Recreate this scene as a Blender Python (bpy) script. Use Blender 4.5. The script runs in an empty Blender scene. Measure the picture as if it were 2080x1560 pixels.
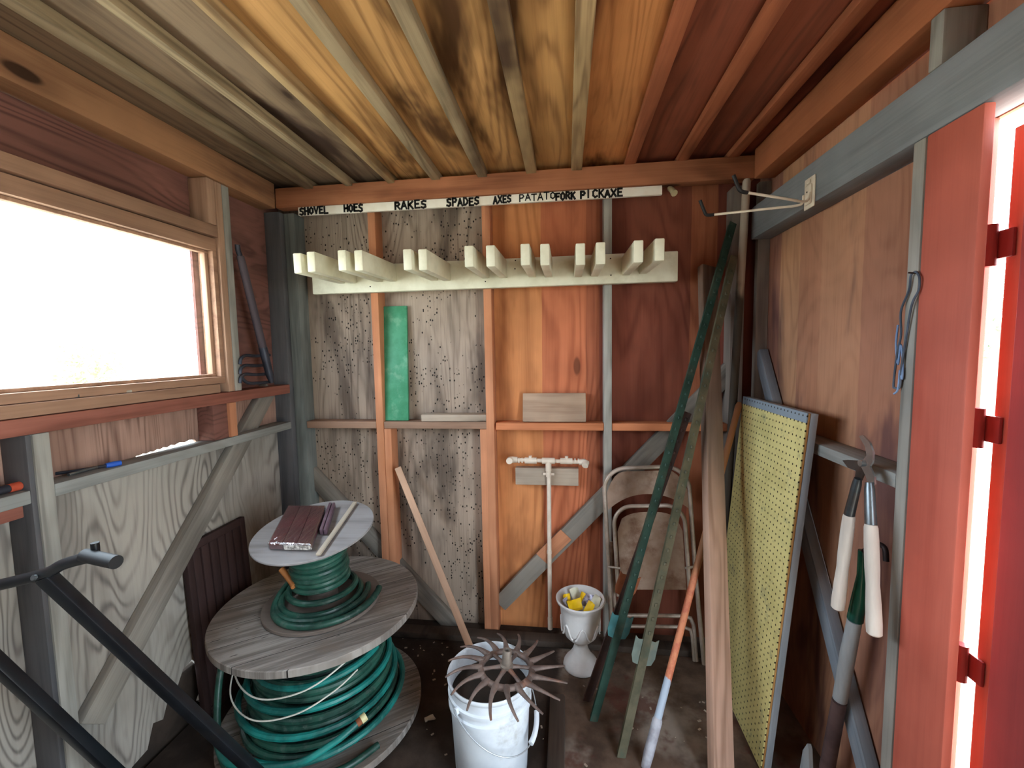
import bpy, bmesh, math, random
from mathutils import Vector, Matrix, noise as mnoise
random.seed(7)
C = bpy.context.scene.collection
V = Vector
PI = math.pi
HC = 1.55                                   # camera height over the floor (m)
FPX = 872.9                                 # focal length in pixels of a 2080 x 1560 frame
R0 = V((0.99204077, 0.12469395, -0.01750811))
R1 = V((-0.00745138, -0.08066542, -0.99671338))
R2 = V((-0.12569642, 0.98891077, -0.07909424))
EYE = V((0, 0, HC))


def ray(x, y):
    a, b = (x - 1040) / FPX, (y - 780) / FPX
    return R0 * a + R1 * b + R2


def at(ax, val, x, y):
    """survey helper: the point of the plane axis=val that the photo shows at pixel x, y"""
    d = ray(x, y)
    return EYE + d * ((val - EYE[ax]) / d[ax])


def on(x, y, p, n):
    d = ray(x, y)
    return EYE + d * ((p - EYE).dot(n) / d.dot(n))


def lin(c):
    if isinstance(c, str):
        c = tuple(int(c[i:i + 2], 16) for i in (0, 2, 4))
    return tuple(((v / 255 / 12.92) if v / 255 <= .04045 else ((v / 255 + .055) / 1.055) ** 2.4) for v in c) + (1,)


# ------------------------------------------------------------------ materials
class NT:
    def __init__(s, name):
        s.m = bpy.data.materials.new(name)
        s.m.use_nodes = True
        s.t = s.m.node_tree
        s.t.nodes.clear()
        s.out = s.n('ShaderNodeOutputMaterial')

    def n(s, typ, **kw):
        nd = s.t.nodes.new(typ)
        for k, v in kw.items():
            setattr(nd, k, v)
        return nd

    def put(s, sock, v):
        if hasattr(v, 'links') or isinstance(v, bpy.types.NodeSocket):
            s.t.links.new(v, sock)
        else:
            sock.default_value = v

    def math(s, op, a, b=0.0, c=None, clamp=False):
        nd = s.n('ShaderNodeMath', operation=op, use_clamp=clamp)
        s.put(nd.inputs[0], a)
        s.put(nd.inputs[1], b)
        if c is not None:
            s.put(nd.inputs[2], c)
        return nd.outputs[0]

    def vmath(s, op, a, b):
        nd = s.n('ShaderNodeVectorMath', operation=op)
        s.put(nd.inputs[0], a)
        s.put(nd.inputs[1], b)
        return nd.outputs[0]

    def mix(s, f, a, b, mode='MIX'):
        nd = s.n('ShaderNodeMix', data_type='RGBA', blend_type=mode)
        s.put(nd.inputs[0], f)
        s.put(nd.inputs[6], a)
        s.put(nd.inputs[7], b)
        return nd.outputs[2]

    def noise(s, vec, scale, detail=2, rough=.5, dist=0):
        nd = s.n('ShaderNodeTexNoise')
        s.put(nd.inputs['Vector'], vec)
        nd.inputs['Scale'].default_value = scale
        nd.inputs['Detail'].default_value = detail
        nd.inputs['Roughness'].default_value = rough
        nd.inputs['Distortion'].default_value = dist
        return nd.outputs[0]

    def step(s, v, lo, hi, a=0.0, b=1.0):
        nd = s.n('ShaderNodeMapRange', interpolation_type='SMOOTHSTEP')
        s.put(nd.inputs[0], v)
        for i, x in enumerate((lo, hi, a, b)):
            nd.inputs[i + 1].default_value = x
        return nd.outputs[0]

    def coord(s):
        return s.n('ShaderNodeTexCoord').outputs['Object']

    def sep(s, v):
        nd = s.n('ShaderNodeSeparateXYZ')
        s.put(nd.inputs[0], v)
        return nd.outputs

    def comb(s, x, y, z):
        nd = s.n('ShaderNodeCombineXYZ')
        for i, q in enumerate((x, y, z)):
            s.put(nd.inputs[i], q)
        return nd.outputs[0]

    def finish(s, col, rough=.7, metal=0.0, spec=.3, bump=None, bstr=.2, bdist=.004):
        b = s.n('ShaderNodeBsdfPrincipled')
        s.put(b.inputs['Base Color'], col)
        s.put(b.inputs['Roughness'], rough)
        s.put(b.inputs['Metallic'], metal)
        b.inputs['Specular IOR Level'].default_value = spec
        if bump is not None:
            bn = s.n('ShaderNodeBump')
            bn.inputs['Strength'].default_value = bstr
            bn.inputs['Distance'].default_value = bdist
            s.put(bn.inputs['Height'], bump)
            s.t.links.new(bn.outputs[0], b.inputs['Normal'])
        s.t.links.new(b.outputs[0], s.out.inputs[0])
        return s.m


def wood(name, light, dark, axis=2, across=5.0, along=.9, freq=26.0, gc=.7, stain=None, st=.0, fine=.5,
         knots=.4, specks=0.0, island=False, bands=None, vary=.0, rough=.78, band_axis=0, patch_scale=2.2, sharp=1.6, ztint=None):
    t = NT(name)
    p = t.coord()
    info = t.n('ShaderNodeObjectInfo').outputs['Random']
    p0 = p
    p = t.vmath('ADD', p, t.comb(t.math('MULTIPLY', info, 7.3), t.math('MULTIPLY', info, 3.1), t.math('MULTIPLY', info, 5.7)))
    if island:
        r = t.n('ShaderNodeNewGeometry').outputs['Random Per Island']
        p = t.vmath('ADD', p, t.comb(t.math('MULTIPLY', r, 17), t.math('MULTIPLY', r, 31), t.math('MULTIPLY', r, 11)))
    else:
        r = info
    sc = [across] * 3
    sc[axis] = along
    q = t.vmath('MULTIPLY', p, tuple(sc))
    n1 = t.noise(q, 1.0, 3.4, .36, .35)
    s = t.math('SINE', t.math('MULTIPLY', n1, freq))
    g = t.math('POWER', t.math('MULTIPLY_ADD', s, .5, .5), sharp)
    g = t.math('MULTIPLY', g, t.step(t.noise(t.vmath('ADD', q, (4.1, 2.2, 9.3)), 1.7, 3, .55), .36, .62, .22, 1.0))
    s2 = [110.0] * 3
    s2[axis] = 3.0
    f = t.noise(t.vmath('MULTIPLY', p, tuple(s2)), 1.0, 3, .6)
    blot = t.noise(p, patch_scale, 3.5, .6)
    fac = t.math('ADD', t.math('MULTIPLY', g, gc), t.math('MULTIPLY', t.math('SUBTRACT', f, .5), fine * 1.6), clamp=True)
    L = lin(light)
    if bands:
        x = t.sep(p0)[band_axis]
        x = t.math('ADD', x, t.math('MULTIPLY', t.math('SUBTRACT', blot, .5), .02))
        cr = t.n('ShaderNodeValToRGB')
        cr.color_ramp.interpolation = 'CONSTANT'
        lo, hi = bands[0][0], bands[-1][0] + .3
        els = cr.color_ramp.elements
        els[0].position = 0
        els[0].color = lin(bands[0][1])
        els[1].position = .9999
        els[1].color = lin(bands[-1][1])
        for b in bands[1:]:
            e = els.new((b[0] - lo) / (hi - lo))
            e.color = lin(b[1])
        t.put(cr.inputs[0], t.math('DIVIDE', t.math('SUBTRACT', x, lo), hi - lo, clamp=True))
        L = cr.outputs[0]
        D = t.mix(1.0, L, lin(dark), 'MULTIPLY')
    else:
        D = lin(dark)
    col = t.mix(fac, L, D)
    if stain:
        sv = [3.0] * 3
        sv[axis] = .7
        sn = t.noise(t.vmath('MULTIPLY', p, tuple(sv)), 1.4, 4, .62, .4)
        col = t.mix(t.math('MULTIPLY', t.step(sn, .5, .68), st), col, lin(stain))
    if knots:
        kv = [4.5] * 3
        kv[axis] = 1.7
        vo = t.n('ShaderNodeTexVoronoi')
        vo.inputs['Scale'].default_value = 1.0
        t.put(vo.inputs['Vector'], t.vmath('MULTIPLY', p, tuple(kv)))
        pick = t.step(t.sep(vo.outputs['Color'])[0], .62, .7)
        k = t.math('MULTIPLY', t.step(vo.outputs['Distance'], .10, .06), pick)
        k2 = t.math('MULTIPLY', t.step(vo.outputs['Distance'], .26, .08), pick)
        col = t.mix(t.math('MULTIPLY', k2, knots * .55), col, D)
        col = t.mix(t.math('MULTIPLY', k, knots), col, lin('2e1a10'))
    if specks:
        v2 = t.n('ShaderNodeTexVoronoi')
        v2.inputs['Scale'].default_value = 1.0
        t.put(v2.inputs['Vector'], t.vmath('MULTIPLY', p, (80, 80, 55)))
        area = t.step(t.noise(p, 3.2, 3, .6), .36, .58)
        on_ = t.math('LESS_THAN', t.sep(v2.outputs['Color'])[0], t.math('MULTIPLY', area, .36))
        sp = t.math('MULTIPLY', t.step(v2.outputs['Distance'], .42, .2), on_)
        col = t.mix(t.math('MULTIPLY', sp, specks), col, lin('1a1512'))
    if ztint:
        zz = t.math('ADD', t.sep(p0)[2], t.math('MULTIPLY', t.math('SUBTRACT', blot, .5), .5))
        col = t.mix(t.math('MULTIPLY', t.step(zz, ztint[0], ztint[1]), .85), col, t.mix(1.0, col, lin(ztint[2]), 'MULTIPLY'))
    if vary:
        hs = t.n('ShaderNodeHueSaturation')
        t.put(hs.inputs['Value'], t.math('MULTIPLY_ADD', r, vary, 1 - vary * .5))
        t.put(hs.inputs['Saturation'], t.math('MULTIPLY_ADD', t.math('FRACT', t.math('MULTIPLY', r, 7.77)), vary, 1 - vary * .5))
        t.put(hs.inputs['Color'], col)
        col = hs.outputs[0]
    col = t.mix(1.0, col, t.comb(*[t.step(blot, .25, .75, .8, 1.15)] * 3), 'MULTIPLY')
    return t.finish(col, rough, spec=.22, bump=t.math('ADD', t.math('MULTIPLY', g, -.4), f), bstr=.22, bdist=.002)


def paint(name, c, c2=None, rough=.55, metal=0.0, spec=.35, scale=9, dirt=None, da=.5, dlo=.52, dhi=.68, bump=.0, bscale=60):
    t = NT(name)
    p = t.coord()
    n = t.noise(p, scale, 4, .6)
    col = t.mix(t.step(n, .35, .65), lin(c), lin(c2 or c))
    if dirt:
        d = t.noise(t.vmath('ADD', p, (3, 5, 1)), scale * .8, 6, .66)
        col = t.mix(t.math('MULTIPLY', t.step(d, dlo, dhi), da), col, lin(dirt))
    return t.finish(col, rough, metal, spec, t.noise(p, bscale, 3) if bump else None, bump, .003)


M = {}
M['ply_back'] = wood('weathered grey plywood', 'a59282', '4c3e34', across=3.4, along=.36, freq=170, gc=.5, stain='463a32', st=.75, specks=1.0, knots=.5, fine=.75, sharp=2.4)
M['ply_back_red'] = wood('reddish plywood', 'c27a4e', 'a07e6c', across=2.0, along=.28, freq=170, gc=.42, knots=.6, fine=.35, st=.4, stain='5e2a1a', sharp=2.2,
                         bands=[(-.41, 'd08a58'), (-.13, 'c0714e'), (.10, 'a05c40'), (.17, '844838'), (.33, '884c3a'), (.62, 'a86648'), (.74, '824638')])
M['ply_left'] = wood('pale weathered plywood', 'a0988e', '544c48', across=2.2, along=.6, freq=330, gc=.72, stain='6a6058', st=.5, knots=.75, fine=.4, sharp=2.6)
M['ply_left_up'] = wood('dark red plywood', '80564c', '3e2624', axis=1, across=3.0, along=.7, freq=200, gc=.6, stain='523834', st=.5, knots=.4, fine=.4, sharp=2.2)
M['ply_left_mid'] = wood('brown streaked plywood', 'a48272', '54392f', across=7, along=.45, freq=120, gc=.65, stain='6c4c3e', st=.5, knots=.8, fine=.6, sharp=2)
M['ply_right'] = wood('pink brown plywood', 'b48468', '8a6a5c', across=2.2, along=.5, freq=200, gc=.26, stain='5e4040', st=.85, knots=1.0, fine=.35, sharp=2.2, band_axis=1,
                      bands=[(-1.1, 'a8745c'), (1.36, 'ac7860'), (1.52, 'b88668'), (1.75, 'b07c60'), (1.90, 'bd8c6a'), (2.06, 'a06e5a')])
M['ply_front'] = wood('plain brown plywood', '9a8c80', '7a5840', across=2.6, along=.5, freq=40, gc=.5)
M['stud_orange'] = wood('orange fir', 'ca8a66', '9a5c40', across=9, freq=20, gc=.5, knots=.75, stain='b5744c', st=.5)
M['stakewood'] = wood('pale stake', 'c8a288', '9c7860', across=9, freq=30, gc=.4, knots=.3)
M['stud_dim'] = wood('dim grey stud', '7c807c', '4c4e4c', across=9, freq=40, gc=.5, knots=.6, stain='50524e', st=.5)
M['stud_grey'] = wood('grey weathered stud', 'a09c94', '645f58', across=9, freq=40, gc=.55, knots=.5, stain='62625e', st=.5)
M['stud_brown'] = wood('brown grey stud', '84786e', '544a44', across=9, freq=24, gc=.55, knots=.5, stain='4f4a48', st=.5)
M['darkstud_and_shade'] = wood('dark weathered stud and painted shade', '5c5a5c', '38383c', across=9, freq=30, gc=.5, knots=.3)  # wood of the corner stud; also colours the near stud's shade strip
M['girt_y'] = wood('grey rail along', '989894', '5c5a56', axis=1, across=8, freq=24, gc=.55, knots=.5, stain='5c5650', st=.5)
M['girt_yred'] = wood('red brown rail', '985f50', '5c3226', axis=1, across=8, freq=24, gc=.55, knots=.6, stain='74463a', st=.6)
M['girt_x'] = wood('orange rail', 'd0835a', '96532f', axis=0, across=8, freq=22, gc=.5, knots=.6)
M['girt_xgrey'] = wood('brown rail', '9a7a66', '5f463a', axis=0, across=8, freq=22, gc=.55, knots=.6)
M['beam_x'] = wood('red fir beam', 'a76c4c', '70402a', axis=0, across=7, along=.8, freq=30, gc=.6, knots=.8, stain='6e3c24', st=.4)
M['beam_y'] = wood('brown fir beam', 'a87a58', '6a4632', axis=1, across=7, along=.8, freq=26, gc=.55, knots=.9, stain='5c4036', st=.5)
M['beam_yred'] = wood('red brown beam', 'ac6844', '78412a', axis=1, across=7, along=.8, freq=24, gc=.5, knots=.5)
M['trim_y'] = wood('brown window trim', 'a58068', '6a4a3c', axis=1, across=8, freq=22, gc=.5, knots=.4, stain='6b5246', st=.5)
M['trim_z'] = wood('pale window trim', 'b08c74', '74543f', across=8, freq=22, gc=.5, knots=.3)
M['header'] = wood('grey header beam', '888c90', '5a5c60', axis=1, across=6, along=.6, freq=26, gc=.45, knots=.3, stain='66625e', st=.4)
M['brace'] = wood('grey brace', '8c847a', '554d46', across=9, freq=26, gc=.6, knots=.4, stain='4c4640', st=.5)
M['bluewood'] = wood('blue grey brace', '8a9098', '5a626c', across=9, freq=26, gc=.5, knots=.2)
M['plank'] = [wood('ceiling plank ' + n, a, b, axis=1, across=6, along=.5, freq=f, gc=.6, island=False, knots=.85, stain=s, st=.95, fine=.6, patch_scale=1.6, sharp=2)
              for n, a, b, f, s in (('grey brown', '86705a', '423024', 90, '36241c'), ('golden', 'c4935c', '744c2c', 80, '43260f'), ('orange', 'c98650', '824822', 90, '572c14'),
                                    ('red', '8c4c36', '5c2f22', 60, '4c261c'))]  # left and right boards also darkened for the weaker window light there
M['batten'] = wood('tan batten', 'ac8f68', '5c422c', axis=1, across=9, along=.8, freq=50, gc=.6, knots=.9, stain='36221a', st=.85)
M['batten_grey'] = wood('grey tan batten', '988468', '524230', axis=1, across=9, along=.8, freq=50, gc=.6, knots=.9, stain='503c2e', st=.8)
M['batten_red'] = wood('red batten', '9c5a3c', '6a3826', axis=1, across=9, along=.8, freq=50, gc=.5, knots=.7)
M['redpaint'] = wood('red painted board', 'c86a58', 'a04a3c', across=7, along=.5, freq=20, gc=.35, knots=.15, fine=.4, stain='b04a3a', st=.4, rough=.6)
M['redpaint2'] = wood('dark red painted board', '9a4240', '7a3234', across=7, along=.5, freq=20, gc=.35, knots=.1, fine=.4, rough=.6)
M['whitepaint'] = paint('white painted lumber', 'dcd8c2', 'cfcab2', .5, dirt='a79f84', da=.25, bump=.08)
M['whiteboard'] = paint('white sign paint', 'efeadd', 'e6dccb', .5)
M['black'] = paint('black lettering', '0b0a0a', rough=.6)
M['nail'] = paint('rusty nail', '2a1c16', rough=.7)


# ------------------------------------------------------------------ mesh building
class MB:
    def __init__(s):
        s.bm = bmesh.new()

    def mark(s):
        return set(s.bm.faces)

    def setm(s, before, mi):
        if mi:
            for f in s.bm.faces:
                if f not in before:
                    f.material_index = mi

    def box(s, lo, hi, bev=.003, mi=0, mat=None, seg=2):
        b = s.mark() if mi else None
        vs = [s.bm.verts.new(V((x, y, z))) for x in (lo[0], hi[0]) for y in (lo[1], hi[1]) for z in (lo[2], hi[2])]
        fs = [s.bm.faces.new([vs[i] for i in q]) for q in ((0, 1, 3, 2), (4, 6, 7, 5), (0, 4, 5, 1), (2, 3, 7, 6), (0, 2, 6, 4), (1, 5, 7, 3))]
        allv = list(vs)
        if bev:
            ed = list({e for f in fs for e in f.edges})
            r = bmesh.ops.bevel(s.bm, geom=ed, offset=bev, segments=seg, affect='EDGES', profile=.5)
            allv = r['verts'] + [v for v in vs if v.is_valid]
        if mat is not None:
            for v in set(allv):
                v.co = mat @ v.co
        s.setm(b or set(), mi)
        return s

    def beam(s, p0, p1, w, d, n, bev=.003, mi=0):
        """rectangular bar p0-p1, width w across, depth d along n"""
        p0, p1, n = V(p0), V(p1), V(n)
        z = (p1 - p0)
        L = z.length
        z.normalize()
        y = (n - z * n.dot(z)).normalized()
        x = y.cross(z)
        m = Matrix.Translation(p0) @ Matrix((x, y, z)).transposed().to_4x4()
        return s.box((-w / 2, -d / 2, 0), (w / 2, d / 2, L), bev, mi, m)

    def tube(s, pts, r, seg=12, closed=False, mi=0, rr=None, squash=None, cap=True):
        pts = [V(p) for p in pts]
        n = len(pts)
        b = s.mark() if mi else None
        tang = []
        for i in range(n):
            a = pts[(i - 1) % n] if (closed or i > 0) else pts[i]
            c = pts[(i + 1) % n] if (closed or i < n - 1) else pts[i]
            tang.append((c - a).normalized())
        up = V((0, 0, 1)) if abs(tang[0].z) < .9 else V((1, 0, 0))
        x = tang[0].cross(up).normalized()
        rings = []
        for i in range(n):
            x = (x - tang[i] * x.dot(tang[i])).normalized()
            y = tang[i].cross(x)
            R = rr[i] if rr else r
            sq = squash or 1
            rings.append([s.bm.verts.new(pts[i] + (x * math.cos(2 * PI * k / seg) + y * sq * math.sin(2 * PI * k / seg)) * R) for k in range(seg)])
        for i in range(n if closed else n - 1):
            A, B = rings[i], rings[(i + 1) % n]
            for k in range(seg):
                s.bm.faces.new((A[k], A[(k + 1) % seg], B[(k + 1) % seg], B[k]))
        if cap and not closed:
            s.bm.faces.new(rings[0][::-1])
            s.bm.faces.new(rings[-1])
        s.setm(b or set(), mi)
        return s

    def lathe(s, prof, seg=48, c=(0, 0, 0), mi=0, m=None, close=False):
        c = V(c)
        b = s.mark() if mi else None
        rings = []
        for r, z in prof:
            if r < 1e-5:
                rings.append([s.bm.verts.new(c + V((0, 0, z)))])
            else:
                rings.append([s.bm.verts.new(c + V((r * math.cos(2 * PI * k / seg), r * math.sin(2 * PI * k / seg), z))) for k in range(seg)])
        if m is not None:
            for rg in rings:
                for v in rg:
                    v.co = m @ v.co
        pairs = list(zip(rings[:-1], rings[1:]))
        if close:
            pairs.append((rings[-1], rings[0]))
        for A, B in pairs:
            for k in range(seg):
                k2 = (k + 1) % seg
                if len(A) == 1 and len(B) == 1:
                    continue
                if len(A) == 1:
                    s.bm.faces.new((A[0], B[k2], B[k]))
                elif len(B) == 1:
                    s.bm.faces.new((A[k], A[k2], B[0]))
                else:
                    s.bm.faces.new((A[k], A[k2], B[k2], B[k]))
        s.setm(b or set(), mi)
        return s

    def prism(s, poly, z0, z1, m=None, mi=0):
        b = s.mark() if mi else None
        A = [s.bm.verts.new(V((p[0], p[1], z0))) for p in poly]
        B = [s.bm.verts.new(V((p[0], p[1], z1))) for p in poly]
        if m is not None:
            for v in A + B:
                v.co = m @ v.co
        n = len(poly)
        s.bm.faces.new(A[::-1])
        s.bm.faces.new(B)
        for i in range(n):
            s.bm.faces.new((A[i], A[(i + 1) % n], B[(i + 1) % n], B[i]))
        s.setm(b or set(), mi)
        return s

    def rough(s, amp, scale=6, cuts=0):
        if cuts:
            bmesh.ops.subdivide_edges(s.bm, edges=s.bm.edges[:], cuts=cuts, use_grid_fill=True)
        for v in s.bm.verts:
            v.co += mnoise.noise_vector(v.co * scale) * amp
        return s

    def build(s, name, mat, parent=None, m=None, angle=38):
        bmesh.ops.recalc_face_normals(s.bm, faces=s.bm.faces[:])
        me = bpy.data.meshes.new(name)
        s.bm.to_mesh(me)
        s.bm.free()
        for q in (mat if isinstance(mat, (list, tuple)) else [mat]):
            me.materials.append(M[q] if isinstance(q, str) else q)
        for p in me.polygons:
            p.use_smooth = True
        me.set_sharp_from_angle(angle=math.radians(angle))
        o = bpy.data.objects.new(name, me)
        C.objects.link(o)
        if parent is not None:
            o.parent = parent
        if m is not None:
            o.matrix_local = m
        return o


def tag(o, label, cat, group=None, kind=None):
    o['label'] = label
    o['category'] = cat
    if group:
        o['group'] = group
    if kind:
        o['kind'] = kind
    return o


def thing(name, label, cat, m=None, group=None):
    o = bpy.data.objects.new(name, None)
    o.empty_display_size = .05
    C.objects.link(o)
    if m is not None:
        o.matrix_local = m
    return tag(o, label, cat, group)


def frame(p0, p1, xh=(1, 0, 0), origin=None):
    p0, p1 = V(p0), V(p1)
    z = (p1 - p0).normalized()
    x = V(xh)
    x = (x - z * x.dot(z)).normalized()
    y = z.cross(x)
    return Matrix.Translation(origin or p0) @ Matrix((x, y, z)).transposed().to_4x4()


def loc(x, y, z, rz=0.0):
    return Matrix.Translation((x, y, z)) @ Matrix.Rotation(rz, 4, 'Z')


def smooth(pts, k=8, closed=False):
    """Catmull-Rom through pts"""
    pts = [V(p) for p in pts]
    n = len(pts)
    out = []
    for i in range(n if closed else n - 1):
        g = lambda j: pts[j % n] if closed else pts[max(0, min(n - 1, j))]
        a, b, c, d = g(i - 1), g(i), g(i + 1), g(i + 2)
        for q in range(k):
            t = q / k
            out.append(.5 * ((2 * b) + (c - a) * t + (2 * a - 5 * b + 4 * c - d) * t * t + (3 * b - a - 3 * c + d) * t ** 3))
    if not closed:
        out.append(pts[-1])
    return out


# ------------------------------------------------------------------ the shed
XL, XLP = -1.50, -1.59          # left stud faces, left panel face
XR, XRP = .85, .94              # right stud faces, right panel face
YB, YBP = 2.20, 2.29            # back stud faces, back panel face
YF = -1.00                      # front wall
ZC = 2.435                      # ceiling boards

# back wall
b = MB()
b.box((XLP - .012, YBP, -.02), (-.408, YBP + .012, 2.46), 0)
b.box((-.404, YBP, -.02), (XRP + .012, YBP + .012, 2.46), 0, mi=1)
wb = tag(b.build('wall_back', ['ply_back', 'ply_back_red']), 'back plywood wall, grey and mouldy left, red brown right', 'wall', kind='structure')


def stud_b(px0, px1, mat, z0=0, z1=2.30, y0=YB, d=.089, zoff=None):
    x0, x1 = at(1, y0, px0, 700).x, at(1, y0, px1, 700).x
    return MB().box((x0, y0, z0), (x1, y0 + d, z1), .003).build('stud', mat, wb)


stud_b(591, 612, 'stud_dim')
MB().box((-1.497, 2.21, 0), (-1.465, 2.289, 2.30)).build('stud', 'stud_dim', wb)
stud_b(757, 772, 'stud_orange')
MB().box((-.985, YB + .001, 0), (-.945, YB + .088, 1.135)).build('stud', 'stud_orange', wb)
stud_b(984, 1000, 'stud_orange')
MB().box((-.455, YB + .002, 0), (-.415, YB + .088, 1.135)).build('stud', 'stud_orange', wb)
stud_b(1227, 1243, 'stud_grey')
stud_b(1483, 1510, 'stud_brown')
for x0, x1, mat, z in ((-1.435, -1.03, 'girt_xgrey', 1.155), (-.985, -.415, 'girt_xgrey', 1.155), (-.37, .187, 'girt_x', 1.15), (.228, .784, 'girt_x', 1.15)):
    MB().box((x0, YB + .004, z - .019), (x1, YB + .089, z + .019)).build('girt', mat, wb)
n_back = (0, 1, 0)
for p0, p1, mt in ((at(1, 2.268, 1015, 1225), at(1, 2.268, 1490, 745), 'brace'), (at(1, 2.268, 622, 950), at(1, 2.268, 925, 1275), 'brace')):
    L = (p1 - p0).length
    MB().box((-.045, -.018, 0), (.045, .018, L)).build('brace', mt, wb, frame(p0, p1, V((0, 1, 0)).cross(p1 - p0)))
p0, p1 = at(1, 2.247, 1100, 1135), at(1, 2.247, 1150, 1086)
MB().box((-.040, -.003, 0), (.040, .003, (p1 - p0).length)).build('patch', 'stud_orange', wb, frame(p0, p1, V((0, 1, 0)).cross(p1 - p0)))
MB().box((-1.5, 2.14, 2.309), (.86, 2.2, 2.41), .005).build('top_plate', 'beam_x', wb)

# left wall with its window opening
YW0, YW1, ZW0, ZW1 = -.15, 1.698, 1.455, 2.0
b = MB()
for (y0, y1, z0, z1, mi) in ((YF, YBP, 2.0, 2.46, 1), (YW1, YBP, 1.36, 2.0, 1), (YF, YW0, 1.36, 2.0, 1)):
    b.box((XLP - .012, y0, z0), (XLP, y1, z1), 0, mi=mi)
b.box((XLP - .012, YW0, 1.36), (XLP, YW1, ZW0), 0, mi=2)
m = Matrix(((0, 0, 1, 0), (1, 0, 0, 0), (0, 1, 0, 0), (0, 0, 0, 1)))
b.prism([(YF, 1.36), (YF, 1.17), (1.38, 1.17), (1.385, 1.181), (1.395, 1.179), (1.41, 1.183), (1.425, 1.180), (1.44, 1.184), (1.452, 1.181), (1.47, 1.187), (1.48, 1.183), (1.497, 1.189), (1.51, 1.184), (1.53, 1.191), (1.545, 1.186), (1.565, 1.192), (1.59, 1.187), (1.615, 1.193), (1.64, 1.189), (1.655, 1.17), (YBP, 1.17), (YBP, 1.36)], XLP - .012, XLP, m, 2)
# lower sheet, its bottom corner rotted away
poly = [(YF, -.02), (YF, 1.17), (YBP, 1.17), (YBP, -.02), (1.62, -.02), (1.56, .06), (1.60, .12), (1.58, .20), (1.545, .26), (1.50, .25), (1.47, .20), (1.43, .19), (1.40, .12), (1.36, .14), (1.33, .06), (1.27, .05), (1.25, -.02)]
m = Matrix(((0, 0, 1, 0), (1, 0, 0, 0), (0, 1, 0, 0), (0, 0, 0, 1)))
b.prism(poly, XLP - .012, XLP, m)
wl = tag(b.build('wall_left', ['ply_left', 'ply_left_up', 'ply_left_mid']), 'left plywood wall with bare studs and the bright window', 'wall', kind='structure')


def stud_l(y0, y1, z0, z1, mat, x0=XLP + .001, x1=XL):
    return MB().box((x0, y0, z0), (x1, y1, z1)).build('stud', mat, wl)


stud_l(1.021, 1.062, 0, 1.335, 'stud_grey')
MB().box((XLP + .001, 1.006, 0), (XL - .003, 1.020, 1.335)).build('stud', 'darkstud_and_shade', wl)  # thin dark board added on the stud's near side, painting its shade
stud_l(1.782, 1.822, 1.385, 2.30, 'stud_grey')
stud_l(.30, .34, 0, 1.335, 'stud_grey')
stud_l(2.165, 2.205, 0, 2.30, 'darkstud_and_shade')
stud_l(1.70, 1.74, 2.11, 2.30, 'trim_z')
stud_l(1.745, 1.780, 1.385, 2.30, 'trim_z')
stud_l(1.74, 1.78, 1.18, 1.335, 'stud_orange')
stud_l(1.66, 1.74, 1.18, 1.335, 'ply_left_up', XLP + .001, XL - .012)
MB().box((XLP + .001, YF, 1.141), (XL, 1.004, 1.179)).build('girt', 'girt_y', wl)
MB().box((XLP + .001, 1.062, 1.141), (XL, 2.165, 1.179)).build('girt', 'girt_y', wl)
MB().box((XLP + .001, YF, 1.10), (XL - .03, 1.004, 1.139)).build('girt', 'girt_yred', wl)
MB().box((XLP + .001, YF, 1.336), (XL + .004, 2.165, 1.384)).build('window_girt', 'girt_yred', wl)
MB().box((XLP + .001, YF, 2.06), (XL, 1.745, 2.108)).build('window_header', 'trim_y', wl)
MB().box((XLP + .001, YF, 2.305), (XL + .002, 2.138, 2.432), .005).build('top_plate', 'beam_y', wl)
p0, p1 = at(0, -1.57, 180, 1470), at(0, -1.57, 545, 790)
MB().box((-.045, -.019, 0), (.045, .019, (p1 - p0).length)).build('brace', 'brace', wl, frame(p0, p1, V((1, 0, 0)).cross(p1 - p0)))

# window
w = MB()
x0, x1 = -1.585, -1.512
w.box((x0, YW0 - .02, ZW1), (x1, YW1 + .044, ZW1 + .055))
w.box((x0 - .02, YW0 - .02, ZW0 - .03), (x1, YW1 + .044, ZW0))
w.box((x0, YW1 + .022, ZW0), (x1, YW1 + .044, ZW1))
w.box((x0, YW0 - .05, ZW0), (x1, YW0, ZW1))
win = tag(w.build('window_1', 'trim_y'), 'wide glazed window in a brown wooden frame', 'window', kind='structure')
t = NT('dusty window glass')
tr, gl, mx = t.n('ShaderNodeBsdfTransparent'), t.n('ShaderNodeBsdfGlossy'), t.n('ShaderNodeMixShader')
gl.inputs['Roughness'].default_value = .04
mx.inputs[0].default_value = .05
t.t.links.new(tr.outputs[0], mx.inputs[1])
t.t.links.new(gl.outputs[0], mx.inputs[2])
t.t.links.new(mx.outputs[0], t.out.inputs[0])
M['glass'] = t.m
MB().box((-1.568, YW0, ZW0), (-1.564, YW1 + .021, ZW1), 0).build('pane', 'glass', win)
w = MB()
w.box((-1.56, YW0, ZW0), (-1.535, YW1 + .021, ZW0 + .012), .002)
w.box((-1.56, YW1 + .003, ZW0 + .012), (-1.535, YW1 + .021, ZW1 - .012), .004)
w.box((-1.56, YW0, ZW1 - .012), (-1.535, YW1 + .021, ZW1), .002)
w.build('glazing_bead', 'trim_z', win)
w = MB()
w.box((-1.53, YW0, 1.386), (-1.501, 1.70, 1.424), .004)
w.build('sill_board', 'trim_y', win)

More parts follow.
